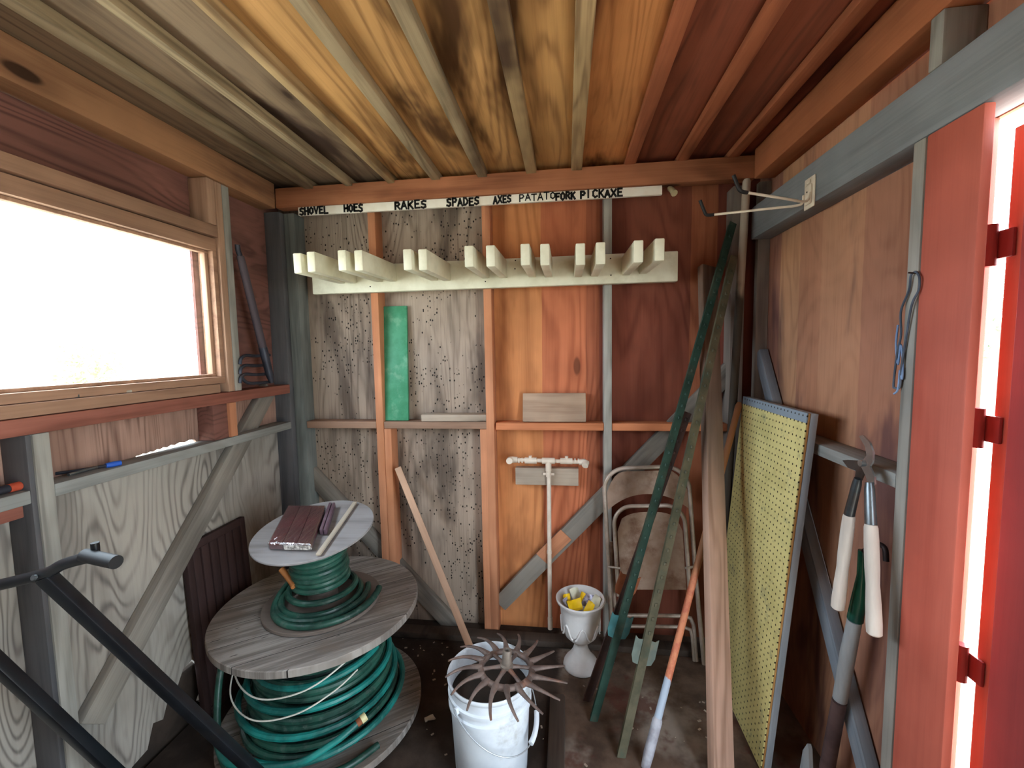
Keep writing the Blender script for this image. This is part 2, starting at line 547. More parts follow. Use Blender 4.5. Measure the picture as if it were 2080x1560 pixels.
# right wall with the doorway
YD0, YD1, ZD = .10, 1.03, 2.037
b = MB()
b.box((XRP, 1.176, -.02), (XRP + .012, YBP, 2.46), 0)
b.box((XRP, YF, ZD), (XRP + .012, 1.176, 2.46), 0)
b.box((XRP, YF, -.02), (XRP + .012, YD0 - .40, ZD), 0)
wr = tag(b.build('wall_right', 'ply_right'), 'right wall of smoky pink brown plywood beside the red doorway', 'wall', kind='structure')
MB().box((XR, YF, ZD + .001), (XRP - .001, 2.156, 2.18), .004).build('header', 'header', wr)
MB().box((XR, 1.178, 0), (XRP - .001, 1.214, ZD)).build('stud', 'stud_grey', wr)
MB().box((XR, 1.145, 2.181), (XRP - .001, 1.183, 2.30)).build('stud', 'stud_grey', wr)
MB().box((XR + .036, 2.165, 0), (XRP - .001, 2.20, 2.30)).build('stud', 'stud_brown', wr)
MB().box((XR, 1.215, 1.172), (XRP - .001, 2.164, 1.211)).build('girt', 'girt_y', wr)
MB().box((XR, YF, 2.301), (XRP - .001, 2.138, 2.432), .005).build('top_plate', 'beam_yred', wr)
p0, p1 = at(0, .915, 1772, 1600), at(0, .915, 1546, 716)
MB().box((-.032, -.019, 0), (.032, .019, (p1 - p0).length)).build('brace', 'bluewood', wr, frame(p0, p1, V((1, 0, 0)).cross(p1 - p0)))
# door trim and leaf
b = MB().box((XR, 1.032, 0), (XR + .022, 1.174, ZD), .004)
tag(b.build('trim_1', 'redpaint'), 'tall red painted door post on the right', 'door trim', kind='structure')
b = MB().box((XR + .024, 1.106, 0), (XRP + .004, 1.174, ZD), .003)
tag(b.build('trim_2', 'redpaint'), 'narrow outer red jamb behind the door post', 'door trim', kind='structure')
b = MB()
ys_ = [1.078, 1.036, .86, .68, .50]
for i in range(4):
    b.box((.945 + .004 * (i % 2), ys_[i + 1] + .002, .03), (.967, ys_[i] - .002, 2.0), .003)
door = tag(b.build('door_1', 'redpaint'), 'red plank door nearly shut, bright daylight in its hinge gap', 'door', kind='structure')
MB().box((.920, .93, .03), (.944, 1.018, 2.0), .003).build('stile', 'redpaint2', door)
for z in (.2, 1.80):
    MB().box((.920, .51, z), (.944, .928, z + .09), .003).build('rail', 'redpaint2', door)
M['iron'] = paint('dark iron', '3a2c2a', '251d1d', .55, .6, dirt='6a3a28', da=.6)
for z in (.79, 1.355, 1.76):
    b = MB().box((.936, 1.052, z - .03), (.9435, 1.086, z + .03), .002)
    b.tube([(.928, 1.092, z - .045), (.928, 1.092, z + .045)], .012)
    b.build('hinge', 'redpaint2', door)

# front wall behind the photographer, with its own small window
b = MB()
b.box((XLP, YF - .012, -.02), (XRP, YF, 2.46), 0)
tag(b.build('wall_front', 'ply_front'), 'plywood wall on the near side of the shed', 'wall', kind='structure')

# ceiling
bx = [-1.31, -1.09, -.865, -.635, -.40, -.16, .055, .305, .54, .76]
ex = [XLP - .01] + bx + [XRP + .01]
b = MB()
kinds = [0, 0, 0, 1, 1, 1, 1, 2, 3, 3, 3]
for i in range(len(ex) - 1):
    b.box((ex[i] + .003, YF, ZC), (ex[i + 1] - .003, YBP + .02, ZC + .02), .003, mi=kinds[i])
b.box((XLP - .05, YF - .05, ZC + .03), (XRP + .05, YBP + .05, ZC + .05), 0)
ceil = tag(b.build('ceiling', M['plank']), 'board ceiling running from grey through gold to red', 'ceiling', kind='structure')
for i, x in enumerate(bx):
    w = (.05, .034, .034, .044, .046, .05, .05, .05, .05, .046)[i]
    o = MB().box((x - w / 2, YF, ZC - (.04 if i < 7 else .03)), (x + w / 2, 2.20, ZC - .001), .004)
    o.rough(.0025, 9)
    o.build('batten', ['batten_grey', 'batten_grey', 'batten', 'batten_grey', 'batten_grey', 'batten', 'batten', 'batten_red', 'batten_red', 'batten_red'][i], ceil)

# floor
t = NT('worn dirty floor boards')
p = t.coord()
n1 = t.noise(p, 5, 6, .65)
n2 = t.noise(t.vmath('ADD', p, (7, 1, 3)), 2.2, 5, .6)
col = t.mix(t.step(n1, .35, .65), lin('6a5648'), lin('4a3a30'))
col = t.mix(t.math('MULTIPLY', t.step(n2, .46, .6), .85), col, lin('94867a'))
col = t.mix(t.math('MULTIPLY', t.step(t.noise(p, 3.1, 5, .7), .52, .62), .7), col, lin('5a3228'))
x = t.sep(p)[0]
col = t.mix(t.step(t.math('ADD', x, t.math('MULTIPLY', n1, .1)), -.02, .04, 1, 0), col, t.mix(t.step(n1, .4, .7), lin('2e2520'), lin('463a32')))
M['floor'] = t.finish(col, .8, spec=.2, bump=n1, bstr=.5, bdist=.01)
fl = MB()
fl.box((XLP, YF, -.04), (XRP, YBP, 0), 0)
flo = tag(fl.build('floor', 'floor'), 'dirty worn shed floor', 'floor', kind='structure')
M['darkwood'] = wood('dark dirty timber', '4c4038', '2a221e', axis=1, across=8, freq=24, gc=.5)
b = MB().box((-.082, .2, .001), (-.018, 1.80, .03), .006)
b.rough(.003, 12)
b.build('floor_timber', 'darkwood', flo)
b = MB().box((XLP + .1, YB - .075, .001), (XR - .05, YB - .004, .035), .006)
b.build('bottom_plate', 'darkwood', flo)

# outside
t = NT('dry grass ground')
p = t.coord()
M['ground'] = t.finish(t.mix(t.step(t.noise(p, .8, 6, .7), .35, .65), lin('c6c2b4'), lin('a4a698')), .9, spec=.1)
b = MB().box((-60, -60, -.35), (60, 60, -.25), 0)
tag(b.build('ground', 'ground'), 'pale sunlit dry grass outside the shed', 'ground', kind='structure')
M['soil'] = paint('dark soil', '2a221c', '3c3028', .95)
b = MB()
b.box((-2.3, .6, -.3), (-1.615, 2.6, .24), .02)
b.rough(.05, 4, 3)
tag(b.build('soil_bank', 'soil'), 'dark soil banked behind the rotted wall corner', 'soil', kind='structure')

# ------------------------------------------------------------------ sign with hand painted words
ys = 2.146
L0, L1 = at(1, ys, 606, 438), at(1, ys, 1345, 395)
dirx = (L1 - L0)
slen = dirx.length
dirx.normalize()
sm = Matrix.Translation((L0.x, ys, L0.z)) @ Matrix.Rotation(math.atan2(-dirx.z, dirx.x), 4, 'Y')
sign = thing('sign_board', 'long white board lettered with tool names under the ceiling beam', 'sign', sm)
MB().box((0, 0, 0), (slen, .018, .042), .002).build('board', 'whiteboard', sign)
GL = {  # strokes in a unit cell
    'S': [[(.9, .92), (.5, 1), (.15, .85), (.2, .6), (.8, .42), (.85, .15), (.45, 0), (.05, .12)]],
    'H': [[(.1, 0), (.1, 1)], [(.9, 0), (.9, 1)], [(.1, .5), (.9, .5)]],
    'O': [[(.5, 0), (.12, .25), (.12, .75), (.5, 1), (.88, .75), (.88, .25), (.5, 0)]],
    'V': [[(.05, 1), (.5, 0), (.95, 1)]],
    'E': [[(.15, 0), (.15, 1)], [(.15, 1), (.9, 1)], [(.15, .52), (.75, .52)], [(.15, 0), (.95, 0)]],
    'L': [[(.15, 1), (.15, 0), (.95, 0)]],
    'R': [[(.12, 0), (.12, 1)], [(.12, 1), (.7, .98), (.88, .75), (.65, .52), (.12, .48)], [(.45, .5), (.95, 0)]],
    'A': [[(.02, 0), (.5, 1), (.98, 0)], [(.22, .36), (.8, .36)]],
    'K': [[(.12, 0), (.12, 1)], [(.9, 1), (.15, .45)], [(.35, .58), (.95, 0)]],
    'P': [[(.12, 0), (.12, 1)], [(.12, 1), (.7, .98), (.9, .75), (.65, .5), (.12, .46)]],
    'D': [[(.12, 0), (.12, 1), (.6, .95), (.92, .6), (.85, .25), (.5, .02), (.12, 0)]],
    'X': [[(.05, 0), (.95, 1)], [(.05, 1), (.95, 0)]],
    'T': [[(.5, 0), (.5, 1)], [(.02, 1), (.98, 1)]],
    'F': [[(.15, 0), (.15, 1)], [(.15, 1), (.92, 1)], [(.15, .52), (.78, .52)]],
    'I': [[(.5, 0), (.5, 1)]],
    'C': [[(.9, .85), (.5, 1), (.12, .75), (.12, .25), (.5, 0), (.92, .15)]],
}
rnd = random.Random(3)
for word, a, z, sw, hgt in (('SHOVEL', 606, 668, .0115, 0.033), ('HOES', 696, 739, .0115, 0.034), ('RAKES', 799, 869, .0115, 0.035), ('SPADES', 905, 976, .0115, 0.035),
                            ('AXES', 1000, 1041, .0105, 0.033), ('PATATO', 1052, 1131, .0075, 0.031), ('FORK', 1126, 1171, .0115, 0.032), ('PICKAXE', 1176, 1267, .0118, 0.033)):
    xa, xz = (at(1, ys, a, 415).x - L0.x) + .004, (at(1, ys, z, 415).x - L0.x) - .004
    cw = (xz - xa) / len(word)
    b = MB()
    for i, ch in enumerate(word):
        ox, oz = xa + i * cw + cw * .09, .004 + rnd.uniform(-.003, .003)
        if word == 'PATATO':
            oz += .003
        wd, hh = cw * (.82 if ch != 'I' else .6), hgt * rnd.uniform(.93, 1.05)
        for s in GL[ch]:
            for k, ((x0, z0), (x1, z1)) in enumerate(zip(s[:-1], s[1:])):
                p0, p1 = V((ox + x0 * wd, -.0012 - .00012 * k - .0003 * (i % 2), oz + z0 * hh)), V((ox + x1 * wd, -.0012 - .00012 * k - .0003 * (i % 2), oz + z1 * hh))
                e = (p1 - p0).normalized() * sw * .3
                b.beam(p0 - e, p1 + e, sw * .8 * rnd.uniform(.9, 1.1), .0016, (0, 1, 0), 0)
    b.build('lettering', 'black', sign)
b = MB()
b.tube([(slen * .189, -.012, .041), (slen * .19 + .006, -.001, .030)], .0015, 6)
b.build('bent_nail', 'nail', sign)
q = at(1, 2.18, 1366, 389)
b = MB().tube([q + V((-.012, .012, .022)), q + V((-.004, 0, .008)), q + V((.004, -.012, -.01))], .013, 10, rr=[.012, .013, .014])
b.tube([q + V((.003, -.010, -.008)), q + V((.005, -.016, -.014))], .016, 10)
tag(b.build('wooden_plug', paint('cream plug', 'c9bd9a', 'b7a985')), 'small cream turned plug under the beam past the end of the lettered board', 'plug')

# ------------------------------------------------------------------ tool rack
rk = thing('tool_rack', 'cream painted wooden rack with fourteen long pegs on the back wall', 'tool rack', Matrix.Translation((0, 2.199, 0)))
xl, xr = at(1, 2.16, 635, 597).x, at(1, 2.16, 1377, 571).x
MB().box((xl, -.039, 1.862), (xr, 0, 2.004), .005).build('back_board', 'whitepaint', rk)
ends = [(593, 614), (622, 641), (683, 706), (719, 737), (818, 837), (849, 868), (942, 963), (987, 1006), (1057, 1077), (1097, 1117), (1168, 1190), (1210, 1230), (1287, 1307), (1330, 1350)]
ye = 1.785
for i, (a, c) in enumerate(ends):
    xc = (at(1, ye, a, 530).x + at(1, ye, c, 530).x) / 2
    yc = (514, 511, 508, 508, 506, 506, 499, 498, 495, 495, 494, 492, 488, 484)[i]
    zt = at(1, ye, (a + c) / 2, yc).z
    zb = min(1.998, zt + .012)
    b = MB()
    b.beam((xc, -.0395, zb - .043), (xc, ye - 2.199, zt - .043), .038, .087, (0, 0, 1), .005)
    b.build('peg', 'whitepaint', rk)
for px, py in ((752, 582), (986, 572), (1241, 559), (1047, 529), (1240, 525), (1046, 546)):
    q = at(1, 2.159, px, py)
    MB().tube([(q.x, -.0385, q.z), (q.x, -.041, q.z)], .0035, 8).build('nail_head', 'nail', rk)

# ------------------------------------------------------------------ loose timber
def bar(name, label, cat, p0, p1, w, d, mat, xh=(1, 0, 0), bev=.003, amp=0):
    p0, p1 = V(p0), V(p1)
    b = MB().box((-w / 2, -d / 2, 0), (w / 2, d / 2, (p1 - p0).length), bev)
    if amp:
        b.rough(amp, 7, 3)
    return tag(b.build(name, mat, None, frame(p0, p1, xh)), label, cat)


M['greenpaint'] = paint('worn green paint', '4a9470', '3a835e', .55, dirt='8fb79c', da=.35, scale=14)
q0, q1 = at(1, 2.225, 806, 853), at(1, 2.262, 806, 621)
b = MB().box((-.066, -.009, 0), (.066, .009, q1.z - 1.176), .003)
tag(b.build('painted_board', 'greenpaint', None, frame((q0.x, 2.232, 1.176), (q0.x - .002, 2.275, q1.z))), 'narrow green painted board standing on the wall rail', 'board')
M['oldboard'] = wood('grey old board', 'b09f8e', '7d6a5c', axis=0, across=9, along=1.2, freq=24, gc=.5, knots=.8, stain='5e5048', st=.5)
M['oldboard2'] = wood('worn board', 'b89c84', '8a6a56', axis=0, across=9, along=1.2, freq=24, gc=.5, knots=.8, stain='8d7a6c', st=.5)
xa, xz = at(1, 2.21, 856, 850).x, at(1, 2.21, 990, 850).x
b = MB().box((xa, 2.206, 1.1755), (min(xz, -.419), 2.28, 1.212), .003)
tag(b.build('wood_offcut', 'oldboard'), 'short grey plank lying flat on the rail beside the green board', 'plank')
xa, xz = at(1, 2.24, 1062, 830).x, at(1, 2.24, 1190, 830).x
b = MB().box((-(xz - xa) / 2, -.016, 0), ((xz - xa) / 2, .016, .15), .003)
tag(b.build('wood_offcut', 'oldboard2', None, frame(((xa + xz) / 2, 2.236, 1.1705), ((xa + xz) / 2, 2.266, 1.32))), 'rectangular grey wood block standing upright on the orange rail', 'block')

bar('wooden_stake', 'pale square wooden stake leaning in the back wall behind the bucket', 'stake', (-.393, 1.86, .004), at(1, 2.165, 808, 950), .034, .02, 'stakewood', (1, .3, 0))
M['lumber'] = wood('brown lumber', 'b89480', '7c5c48', across=7, along=.6, freq=70, gc=.6, knots=.7, stain='84746a', st=.6, ztint=(.75, 1.3, 'a8aaa8'))
p0, p1 = V((.536, 1.49, .004)), at(1, 2.225, 1437, 543)
d_ = (p1 - p0).normalized()
b = MB().box((-.043, -.019, 0), (.043, .019, (p1 - p0).length), .004)
tag(b.build('lumber_board', 'lumber', None, frame(p0, p1, (1, .45, 0))), 'tall brown two by four leaning upright beside the yellow pegboard', 'lumber')

# ------------------------------------------------------------------ pipe with tee top
M['pvc'] = paint('cream plastic pipe', 'e6d8c8', 'd9c6b4', .4, dirt='a98a72', da=.35)
yp = 2.228
xp = at(1, yp, 1114, 940).x
pt = thing('pipe_tee', 'cream plastic water pipe with tee crossbar against the back wall', 'pipe', loc(xp, yp, 0))
zt = .965
MB().tube([(0, 0, .036), (0, 0, .5), (.002, 0, zt - .05)], .0115, 14).build('riser_pipe', 'pvc', pt)
xa, xz = at(1, yp, 1036, 935).x - xp, at(1, yp, 1190, 938).x - xp
b = MB().tube([(xa + .03, 0, zt + .003), (0, 0, zt), (xz - .03, 0, zt - .004)], .0105, 14)
b.build('cross_pipe', 'pvc', pt)
b = MB().tube([(-.034, 0, zt), (.034, 0, zt)], .0165, 14).tube([(0, 0, zt), (0, 0, zt - .055)], .016, 14)
b.build('tee_fitting', 'pvc', pt)
for sx in (-1, 1):
    b = MB().tube([(sx * .062, 0, zt), (sx * .125, 0, zt)], .0165, 14)
    b.tube([(sx * .095, 0, zt + .012), (sx * .095, 0, zt + .026)], .009, 10)
    b.build('branch_fitting', 'pvc', pt)
    b = MB().tube([(sx * .135, 0, zt), (sx * .142, 0, zt)], .0145, 14).tube([(sx * .152, 0, zt), (sx * .160, 0, zt)], .0145, 14)
    b.build('coupling', 'pvc', pt)
b = MB().tube([(xa + .04, 0, zt + .003), (xa + .012, 0, zt + .003), (xa, -.012, zt + .003), (xa, -.03, zt + .003)], .0165, 14, rr=[.0155, .0175, .018, .017])
b.build('elbow', 'pvc', pt)
b = MB().tube([(xz - .035, 0, zt - .004), (xz - .01, 0, zt - .004), (xz, -.012, zt - .006), (xz - .006, -.03, zt - .016)], .0165, 14, rr=[.0155, .0175, .018, .0165])
b.build('elbow', 'pvc', pt)
b = MB().tube([(0, 0, .88), (0, 0, .905)], .014, 14).box((-.03, .002, .886), (.03, .006, .899), .002)
b.build('pipe_clamp', 'pvc', pt)
MB().tube([(0, 0, .46), (0, 0, .475)], .0135, 14).build('coupling', 'pvc', pt)
MB().tube([(0, 0, .036), (0, 0, .10)], .0135, 14).build('base_socket', 'pvc', pt)
xa, xz = at(1, 2.25, 1047, 960).x, at(1, 2.25, 1175, 960).x
b = MB().box((xa, 2.2455, at(1, 2.25, 1050, 984).z), (xz, 2.2895, at(1, 2.25, 1050, 950).z), .003)
tag(b.build('wood_block', 'oldboard'), 'grey wood block fixed to the back wall behind the cream pipe', 'block')

# ------------------------------------------------------------------ wall hook
M['hookwhite'] = paint('cream coated steel', 'e2d6c4', 'd6c8b4', .4)
M['rubber'] = paint('black rubber', '1b1a1c', rough=.5)
hk = thing('tool_hook', 'cream steel double tool hook with black tips on the grey header', 'hook', loc(XR - .001, 1.665, 2.03))
z0 = 0
b = MB().box((-.004, -.032, -.005), (-.0005, .032, .10), .003)
b.build('plate', 'hookwhite', hk)
b = MB().box((-.011, -.020, .008), (-.0045, .020, .074), .005).box((-.010, -.010, .078), (-.0045, .010, .092), .003)
b.build('bracket', 'hookwhite', hk)
M['hscrew'] = M['nail']
MB().tube([(-.0115, 0, .05), (-.0125, 0, .05)], .003, 8).build('screw', 'nail', hk)
o = V((XR - .001, 1.665, 2.03))
for (sy, pt_px, tip_px, yy) in ((1, (1450, 436), (1422, 407), 1.80), (-1, (1517, 391), (1490, 356), 1.56)):
    s0 = V((-.016, sy * .014, .012))
    e0 = at(1, yy, *pt_px) - o
    e1 = at(1, yy + sy * .01, *tip_px) - o
    hh = (e0 - s0).normalized()
    b = MB().tube(smooth([V((-.013, sy * .018, .045)), V((-.016, sy * .017, .022)), s0 + hh * .02, s0 + hh * .1, e0]), .0045, 10)
    rod = b.build('rod', 'hookwhite', hk)
    bend = e0 + hh * .028
    b = MB().tube(smooth([e0 - hh * .002, e0 + hh * .015, bend + V((0, 0, .004)), bend * .7 + e1 * .3, e1]), .0062, 10)
    b.build('rubber_tip', 'rubber', rod)

# ------------------------------------------------------------------ steel posts, handles
def tpost(label, p0, p1, mat, xh, plate=None, pmat=None, group=None):
    p0, p1 = V(p0), V(p1)
    L = (p1 - p0).length
    o = thing('steel_post', label, 'fence post', frame(p0, p1, xh))
    b = MB()
    f, s, tk = .018, .034, .0034
    b.prism([(-f, 0), (f, 0), (f, tk), (tk * .6, tk * 1.4), (tk * .6, s), (-tk * .6, s), (-tk * .6, tk * 1.4), (-f, tk)], 0, L)
    z = .45
    while z < L - .04:
        b.box((-.006, -.005, z), (.006, .0005, z + .014), .002)
        z += .054
    b.build('shaft', mat, o)
    if plate:
        z, m2 = plate, pmat
        w, h = .052, .105
        P = [(-w, h * .5), (-w * .72, h * .40), (-.012, h * .42), (.012, h * .42), (w * .72, h * .40), (w, h * .5), (w, -.02), (w * .78, -h * .44), (.012, -h * .5), (-.012, -h * .5), (-w * .78, -h * .44), (-w, -.02)]
        m = Matrix.Translation((0, tk + .0005, z)) @ Matrix.Rotation(PI / 2, 4, 'X')
        b = MB().prism(P, -.0025, 0, m)
        b.build('anchor_plate', m2, o)
    return o


M['postgreen'] = paint('dark green post paint', '2f4a40', '24382f', .4, .1, dirt='5a5446', da=.5)
M['postolive'] = paint('weathered olive post', '625b47', '444434', .5, .15, dirt='3f5044', da=.7)
M['postrust'] = paint('dark rusty post', '4a302a', '2f2422', .6, .2)
M['teal'] = paint('teal steel plate', '3f7478', '35605f', .45, .1, dirt='6b7a70', da=.5)
M['rust'] = paint('orange rust', '96583a', '7a4428', .7, .1)
M['greyplate'] = paint('grey green plate', '6d7a72', '5c665f', .55, .1, dirt='8a7a60', da=.4)
tpost('dark green steel fence post with teal plate leaning in the corner', at(2, .004, 1206, 1466), at(1, 2.13, 1490, 452), 'postgreen', (.95, .35, 0), .395, 'teal')
tpost('olive steel fence post with worn brown foot leaning beside the brown two by four', at(2, .004, 1262, 1540), at(1, 2.085, 1492, 520), 'postolive', (.95, .35, 0), .385, 'greyplate')
tpost('rusty dark steel fence post with orange plate leaning behind the green one', at(2, .004, 1192, 1425), at(1, 2.035, 1398, 838), 'postrust', (.95, .3, 0), .53, 'rust')

M['handle_dark'] = wood('grey wood handle, dark below', 'b4a898', '857868', across=14, freq=18, gc=.4, knots=.2, ztint=(1.86, 1.80, '2a2c2c'))
M['greyhandle'] = wood('grey tool handle wood', 'b4a898', '857868', across=14, freq=18, gc=.4, knots=.2)
p0, p1 = V((.735, 2.13, .004)), at(1, 2.120, 1517, 364)
L = (p1 - p0).length
b = MB().tube([(0, 0, 0), (0, 0, L * .5), (0, 0, L - .01), (0, 0, L)], .017, 14, rr=[.016, .018, .017, .012])
tag(b.build('wooden_pole', 'handle_dark', None, frame(p0, p1)), 'round wooden pole with bare grey top standing in the corner behind the posts', 'pole')

# painted pole / hoe handle
t = NT('paint worn pole')
p = t.coord()
z = t.math('ADD', t.sep(p)[2], t.math('MULTIPLY', t.noise(p, 30, 3), .06))
c = t.mix(t.step(t.noise(p, 14, 4, .7), .45, .6), lin('d0845f'), lin('c06a50'))
c = t.mix(t.step(z, .68, .8), c, lin('9a6a4a'))
c = t.mix(t.step(z, .335, .34, 1, 0), c, lin('aab6c6'))
c = t.mix(t.math('MULTIPLY', t.step(z, .2, .15), t.step(t.noise(p, 40, 4, .7), .4, .6)), c, lin('6a6468'))
M['pole'] = t.finish(c, .55, bump=t.noise(p, 30, 4), bstr=.4)
p0, p1 = at(2, .004, 1310, 1560), at(1, 2.085, 1502, 818)
L = (p1 - p0).length
o = thing('painted_pole', 'round pole with peeling orange and pale blue paint leaning behind the two by four', 'pole', frame(p0, p1))
MB().tube([(0, 0, .02), (0, 0, .3), (0, 0, L - .06), (0, 0, L - .02), (0, 0, L)], .0135, 14, rr=[.015, .0135, .0135, .015, .010]).build('shaft', 'pole', o)
b = MB().tube([(0, 0, 0), (0, 0, .05), (0, 0, .11), (0, 0, .16), (0, 0, .17)], .02, 14, rr=[.015, .020, .018, .0185, .0150])
b.rough(.002, 60)
b.build('crusted_foot', paint('crusted white paint', 'b4b4bc', '77727a', .7, bump=.5), o)

# ------------------------------------------------------------------ folding chair
M['chairpaint'] = paint('rusty beige chair paint', 'c6aa96', 'b09078', .45, .1, dirt='7a4a30', da=.8, scale=7, dlo=.48, dhi=.68)
M['chairtube'] = paint('beige grey steel tube', 'b4a296', '968677', .4, .25, dirt='5f4434', da=.5)
c0, c1 = V((.432, 2.055, .012)), V((.385, 2.165, .955))
ch = thing('folding_chair', 'beige rusty metal folding chair folded flat against the back wall', 'chair', frame(c0, c1))
hw, Hc = .205, (c1 - c0).length


def arch(w, z0, z1, r, n=9, foot=None, y=0):
    pts = [(-w - (foot or 0), y, z0), (-w, y, z0 + (z1 - z0) * .45), (-w, y, z1 - r)]
    for k in range(1, n):
        a = PI - (PI / 2) * k / n
        pts.append((-w + r + r * math.cos(a), y, z1 - r + r * math.sin(a)))
    pts += [(-w + r, y, z1), (w - r, y, z1)]
    for k in range(1, n):
        a = PI / 2 - (PI / 2) * k / n
        pts.append((w - r + r * math.cos(a), y, z1 - r + r * math.sin(a)))
    pts += [(w, y, z1 - r), (w, y, z0 + (z1 - z0) * .45), (w + (foot or 0), y, z0)]
    return pts


MB().tube(arch(hw, 0, Hc, .11, foot=.012), .0105, 12).build('front_frame', 'chairtube', ch)
MB().tube(arch(hw - .036, .33, Hc - .185, .09, y=-.018), .0100, 12).build('seat_frame', 'chairtube', ch)
b = MB()
rl = arch(hw - .016, .02, .60, .001, y=.024)
b.tube([(-hw + .018, .026, .58), (-hw + .018, .026, .26), (-hw + .03, .026, .225), (-hw + .06, .026, .215), (hw - .06, .026, .215), (hw - .03, .026, .205), (hw - .018, .026, .17), (hw - .016, .026, .0)], .0095, 12)
b.build('rear_leg', 'chairtube', ch)
b = MB()
b.tube([(-hw + .05, .024, .163), (hw - .07, .024, .163), (hw - .035, .024, .15), (hw - .028, .026, .12), (hw - .026, .026, .0)], .0085, 12)
b.build('leg_brace', 'chairtube', ch)
# back panel: curved sheet
b = MB()
n = 18
P = []
wz = hw - .011
rows = []
for j in range(7):
    v = j / 6
    row = []
    for i in range(n + 1):
        u = -1 + 2 * i / n
        top = Hc - .016 - (0 if abs(u) < .5 else .100 * ((abs(u) - .5) / .5) ** 2.4)
        bot = Hc - .205 + .075 * (1 - abs(u) ** 2.2)
        z = bot + (top - bot) * v
        row.append(b.bm.verts.new((u * wz, -.006 + .014 * (1 - u * u) * math.sin(v * PI), z)))
    rows.append(row)
for j in range(6):
    for i in range(n):
        b.bm.faces.new((rows[j][i], rows[j][i + 1], rows[j + 1][i + 1], rows[j + 1][i]))
bmesh.ops.solidify(b.bm, geom=b.bm.faces[:], thickness=.0025)
b.build('backrest', 'chairpaint', ch)
b = MB()
rows = []
for j in range(9):
    v = j / 8
    row = []
    for i in range(13):
        u = -1 + 2 * i / 12
        wv = (hw - .05) * (1 if v < .75 else 1 - .16 * ((v - .75) / .25) ** 2)
        z = .36 + (Hc - .215 - .36) * v - (.03 * (abs(u) ** 3) if v > .8 else 0)
        row.append(b.bm.verts.new((u * wv, -.016 + .010 * (1 - u ** 4) * (1 - (2 * v - 1) ** 4), z)))
    rows.append(row)
for j in range(8):
    for i in range(12):
        b.bm.faces.new((rows[j][i], rows[j][i + 1], rows[j + 1][i + 1], rows[j + 1][i]))
bmesh.ops.solidify(b.bm, geom=b.bm.faces[:], thickness=.002)
seat = b.build('seat', 'chairpaint', ch)
b = MB()
b.box((.03, -.008, Hc - .232), (.065, -.003, Hc - .222), .001).box((.03, -.010, Hc - .258), (.065, -.005, Hc - .248), .001)
b.build('seat_slot', 'black', seat)
for sx in (-1, 1):
    MB().tube([(sx * (hw - .052), -.034, .47), (sx * (hw + .004), -.014, .47)], .006, 8).build('pivot_rivet', 'chairtube', ch)

# ------------------------------------------------------------------ pegboard
t = NT('yellow pegboard')
p = t.coord()
px_, py_, pz_ = t.sep(p)
fx = t.math('SUBTRACT', t.math('FRACT', t.math('DIVIDE', px_, .0254)), .5)
fz = t.math('SUBTRACT', t.math('FRACT', t.math('DIVIDE', pz_, .0254)), .5)
rr = t.math('SQRT', t.math('ADD', t.math('MULTIPLY', fx, fx), t.math('MULTIPLY', fz, fz)))
hole = t.step(rr, .12, .16, 1, 0)
n = t.noise(p, 7, 6, .7)
c = t.mix(t.step(n, .4, .7), lin('dccf8c'), lin('c8bc7c'))
c = t.mix(t.math('MULTIPLY', t.step(t.noise(p, 16, 6, .75), .56, .66), .5), c, lin('8a8a70'))
c = t.mix(t.step(pz_, 1.284, 1.285), c, lin('8a97a2'))
c = t.mix(hole, c, lin('2c2718'))
M['pegboard'] = t.finish(c, .5, bump=t.math('MULTIPLY', hole, -1), bstr=.3)
M['pegframe'] = wood('grey painted frame edge', '9aa0a6', '70767c', across=9, freq=18, gc=.4, stain='b08a58', st=.35)
M['pegedge'] = paint('raw board edge', 'b98a52', 'a57642', .8)
pb0, pb1 = V((.712, 1.815, .004)), V((.826, 1.815, 1.318))
L = (pb1 - pb0).length
fm = frame(pb0, pb1, (0, 1, 0))           # local x runs along the wall, local y points to -x
pg = thing('pegboard', 'large yellow pegboard panel leaning against the right wall', 'pegboard', fm)
ysign = fm.to_3x3() @ V((0, 1, 0))
s = 1 if ysign.x < 0 else -1
MB().box((-.265, s * .016, 0), (.265, s * .021, L), .001).build('sheet', 'pegboard', pg)
MB().box((-.2655, s * .010 - .0005, .001), (.2655, s * .0155, L - .001), .001).build('backing', 'pegedge', pg)
for i in range(2):
    x = -.262 if i == 0 else .24
    MB().box((x - .003, -.016, 0), (x + .022, .0090, L), .002).build('frame_rail', 'pegframe', pg)
for z in (0, L - .025):
    MB().box((-.24, -.016, z), (.236, .0085, z + .025), .002).build('frame_rail', 'pegframe', pg)

# ------------------------------------------------------------------ bucket and spiked wheel
M['bucket'] = paint('dirty white plastic', 'dfe4ea', 'd2d8e0', .42, dirt='8d8578', da=.55, scale=7, dlo=.52, dhi=.7)
M['wire'] = paint('bail wire', 'b5b9bd', '8e9296', .4, .6)
BC = V((-.290, 1.478, .002))
bk = thing('bucket', 'white plastic bucket under the rusty spiked wheel', 'bucket', loc(*BC))
b = MB()
b.lathe([(0, 0), (.128, 0), (.134, .005), (.146, .262), (.153, .266), (.1535, .276), (.147, .280), (.1475, .300), (.154, .304), (.1545, .314), (.148, .318), (.149, .350), (.155, .354), (.157, .366), (.154, .371), (.149, .368), (.145, .36), (.130, .01), (0, .008)], 64)
b.build('body', 'bucket', bk, angle=50)
MB().lathe([(0, .305), (.10, .308), (.143, .30), (.143, .29), (0, .29)], 40).build('dark_disc', 'soil', bk)  # dark disc added near the rim to blacken the interior; borrows the soil material
u = V((math.cos(math.radians(52)), math.sin(math.radians(52)), 0))
v = V((u.y, -u.x, 0))
